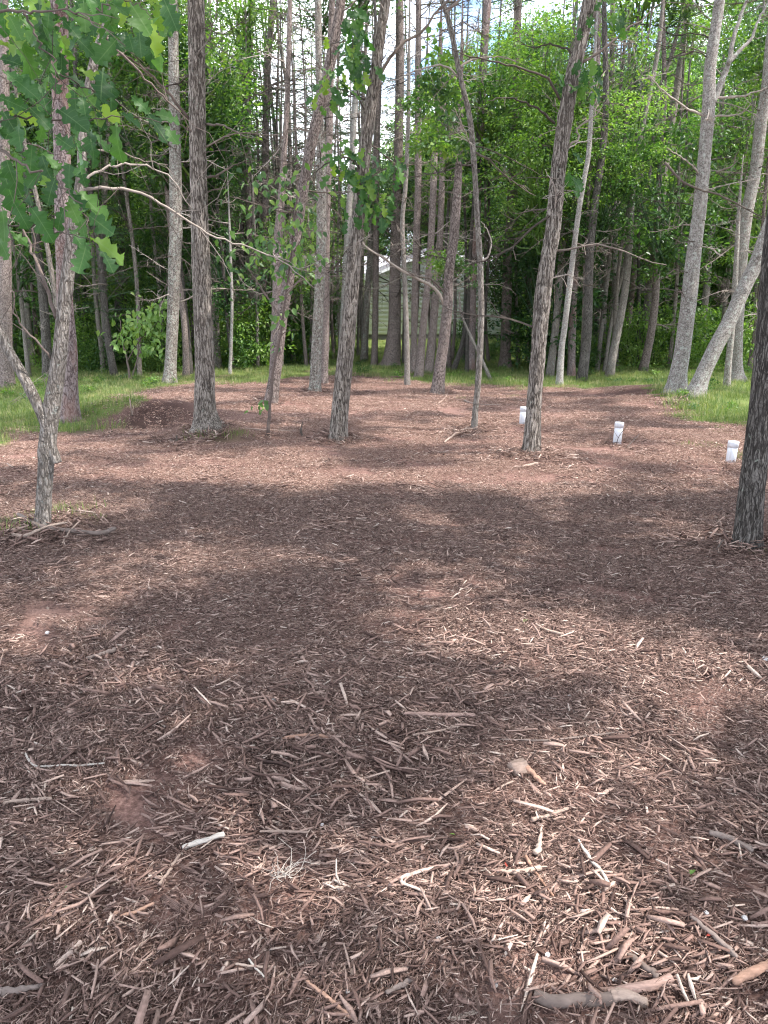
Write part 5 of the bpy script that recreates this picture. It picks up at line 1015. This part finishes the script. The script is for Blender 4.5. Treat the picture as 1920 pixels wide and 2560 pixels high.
# root tuft
p = ground(708, 2200); a = Acc(); r_ = np.random.default_rng(8)
for j in range(26):
    az = r_.normal(.2, 1.1) + np.pi * (r_.random() < .35); L = r_.uniform(.02, .13); d = np.array([math.cos(az), math.sin(az), r_.uniform(.0, .35)]); Q_ = [np.array([r_.normal(0, .012), r_.normal(0, .012), .02])]
    for q in range(5): d = d + r_.normal(0, .38, 3) + [0, 0, -.05]; d /= np.linalg.norm(d); Q_.append(Q_[-1] + d * L / 5)
    Q_ = np.array(Q_); Q_[:, 2] = np.maximum(Q_[:, 2], .012); add_tube(a, Q_, np.linspace(.0014, .0006, 6), 4)
tag(ob('root_tuft', a.mesh('root_tuft', M_bleach), None, p), 'pale spidery tuft of dry roots spread over the mulch', 'roots')
# pebbles
def pebble(seed):
    bm_ = bpy.data.meshes.new('pebble'); import bmesh; bb = bmesh.new(); bmesh.ops.create_icosphere(bb, subdivisions=2, radius=1); r_ = np.random.default_rng(seed)
    for v in bb.verts: v.co = v.co * (1 + .22 * float(vnoise(np.array([[*v.co]]) * 1.3 + seed * 7, seed)[0])); v.co.z *= .62
    bb.to_mesh(bm_); bb.free(); bm_.materials.append(M_stone); return bm_
PB = [pebble(k) for k in range(4)]
for j, (px, py, w_) in enumerate([(1518, 2352, 12), (1516, 2361, 12), (1535, 2366, 12), (1096, 2355, 13), (1368, 2398, 16), (1423, 1747, 13), (1458, 2290, 18), (1860, 2305, 18), (1765, 2292, 14), (1262, 2378, 10), (683, 1758, 16), (1250, 2360, 12), (1510, 2327, 10), (1535, 2458, 16), (952, 2375, 14), (1093, 2317, 12), (698, 2052, 9), (806, 2070, 11), (119, 1588, 14), (1913, 1655, 20), (1235, 2472, 22), (1320, 2195, 10), (1622, 2390, 9), (1560, 2372, 9), (870, 2490, 14)]):
    p = ground(px, py); s = w_ / 2 / F * depth(p); o = ob('pebble', PB[j % 4], None, (p[0], p[1], p[2] + .010 + s * .3), (0, 0, j), (s, s * .8, s)); tag(o, 'small pale pebble lying among the wood chips', 'pebble', 'pebbles in the mulch')
for r_, o in enumerate(sorted([o for o in col.objects if o.name.split('.')[0] == 'pebble'], key=lambda o: o.location.x)):
    o['label'] = 'small pale pebble in the mulch, %s pebble from the left' % NTH[r_].replace('nearest', 'first')
# fallen leaves
def fallen(px, py, wpx, mat, lab, k, nm='fallen_leaf'):
    p = ground(px, py); s = wpx / F * depth(p); me = OAK[k].copy() if k < 6 else OVATE[0].copy(); me.materials.clear(); me.materials.append(mat)
    tag(ob(nm, me, None, (p[0] - s / 2, p[1], p[2] + .022), (.3, -.1, k * 1.3), s), lab, 'leaf')
fallen(1146, 2103, 16, M_leafb, 'tiny green leaf at the left of the sunny patch', 7); fallen(1747, 2190, 24, M_leafb, 'small green leaf sprig on the dark mulch at the right', 3)
fallen(1275, 2184, 20, M_redleaf, 'red dry leaf beside the curved bark strip', 1); fallen(1802, 2360, 24, M_redleaf, 'dark red dry leaf near the lower right border', 2)
fallen(1330, 1558, 24, M_leafb, 'pale green leaf at the tip of a twig in the upper sunny patch', 8); fallen(172, 2232, 12, M_leafb, 'tiny bright green leaf in the lower left', 9); fallen(890, 2440, 28, M_palewood, 'tan dry leaf near the bottom centre', 4)
# moss at the foot of the near black oak
p = ground(1890, 1376); tu = tuft(77, 120, .035, .045, M_grass, .004); tag(ob('moss_tuft', tu, None, p), 'small mossy green tuft at the foot of the near black oak', 'moss')
print('objects', len(bpy.data.objects))
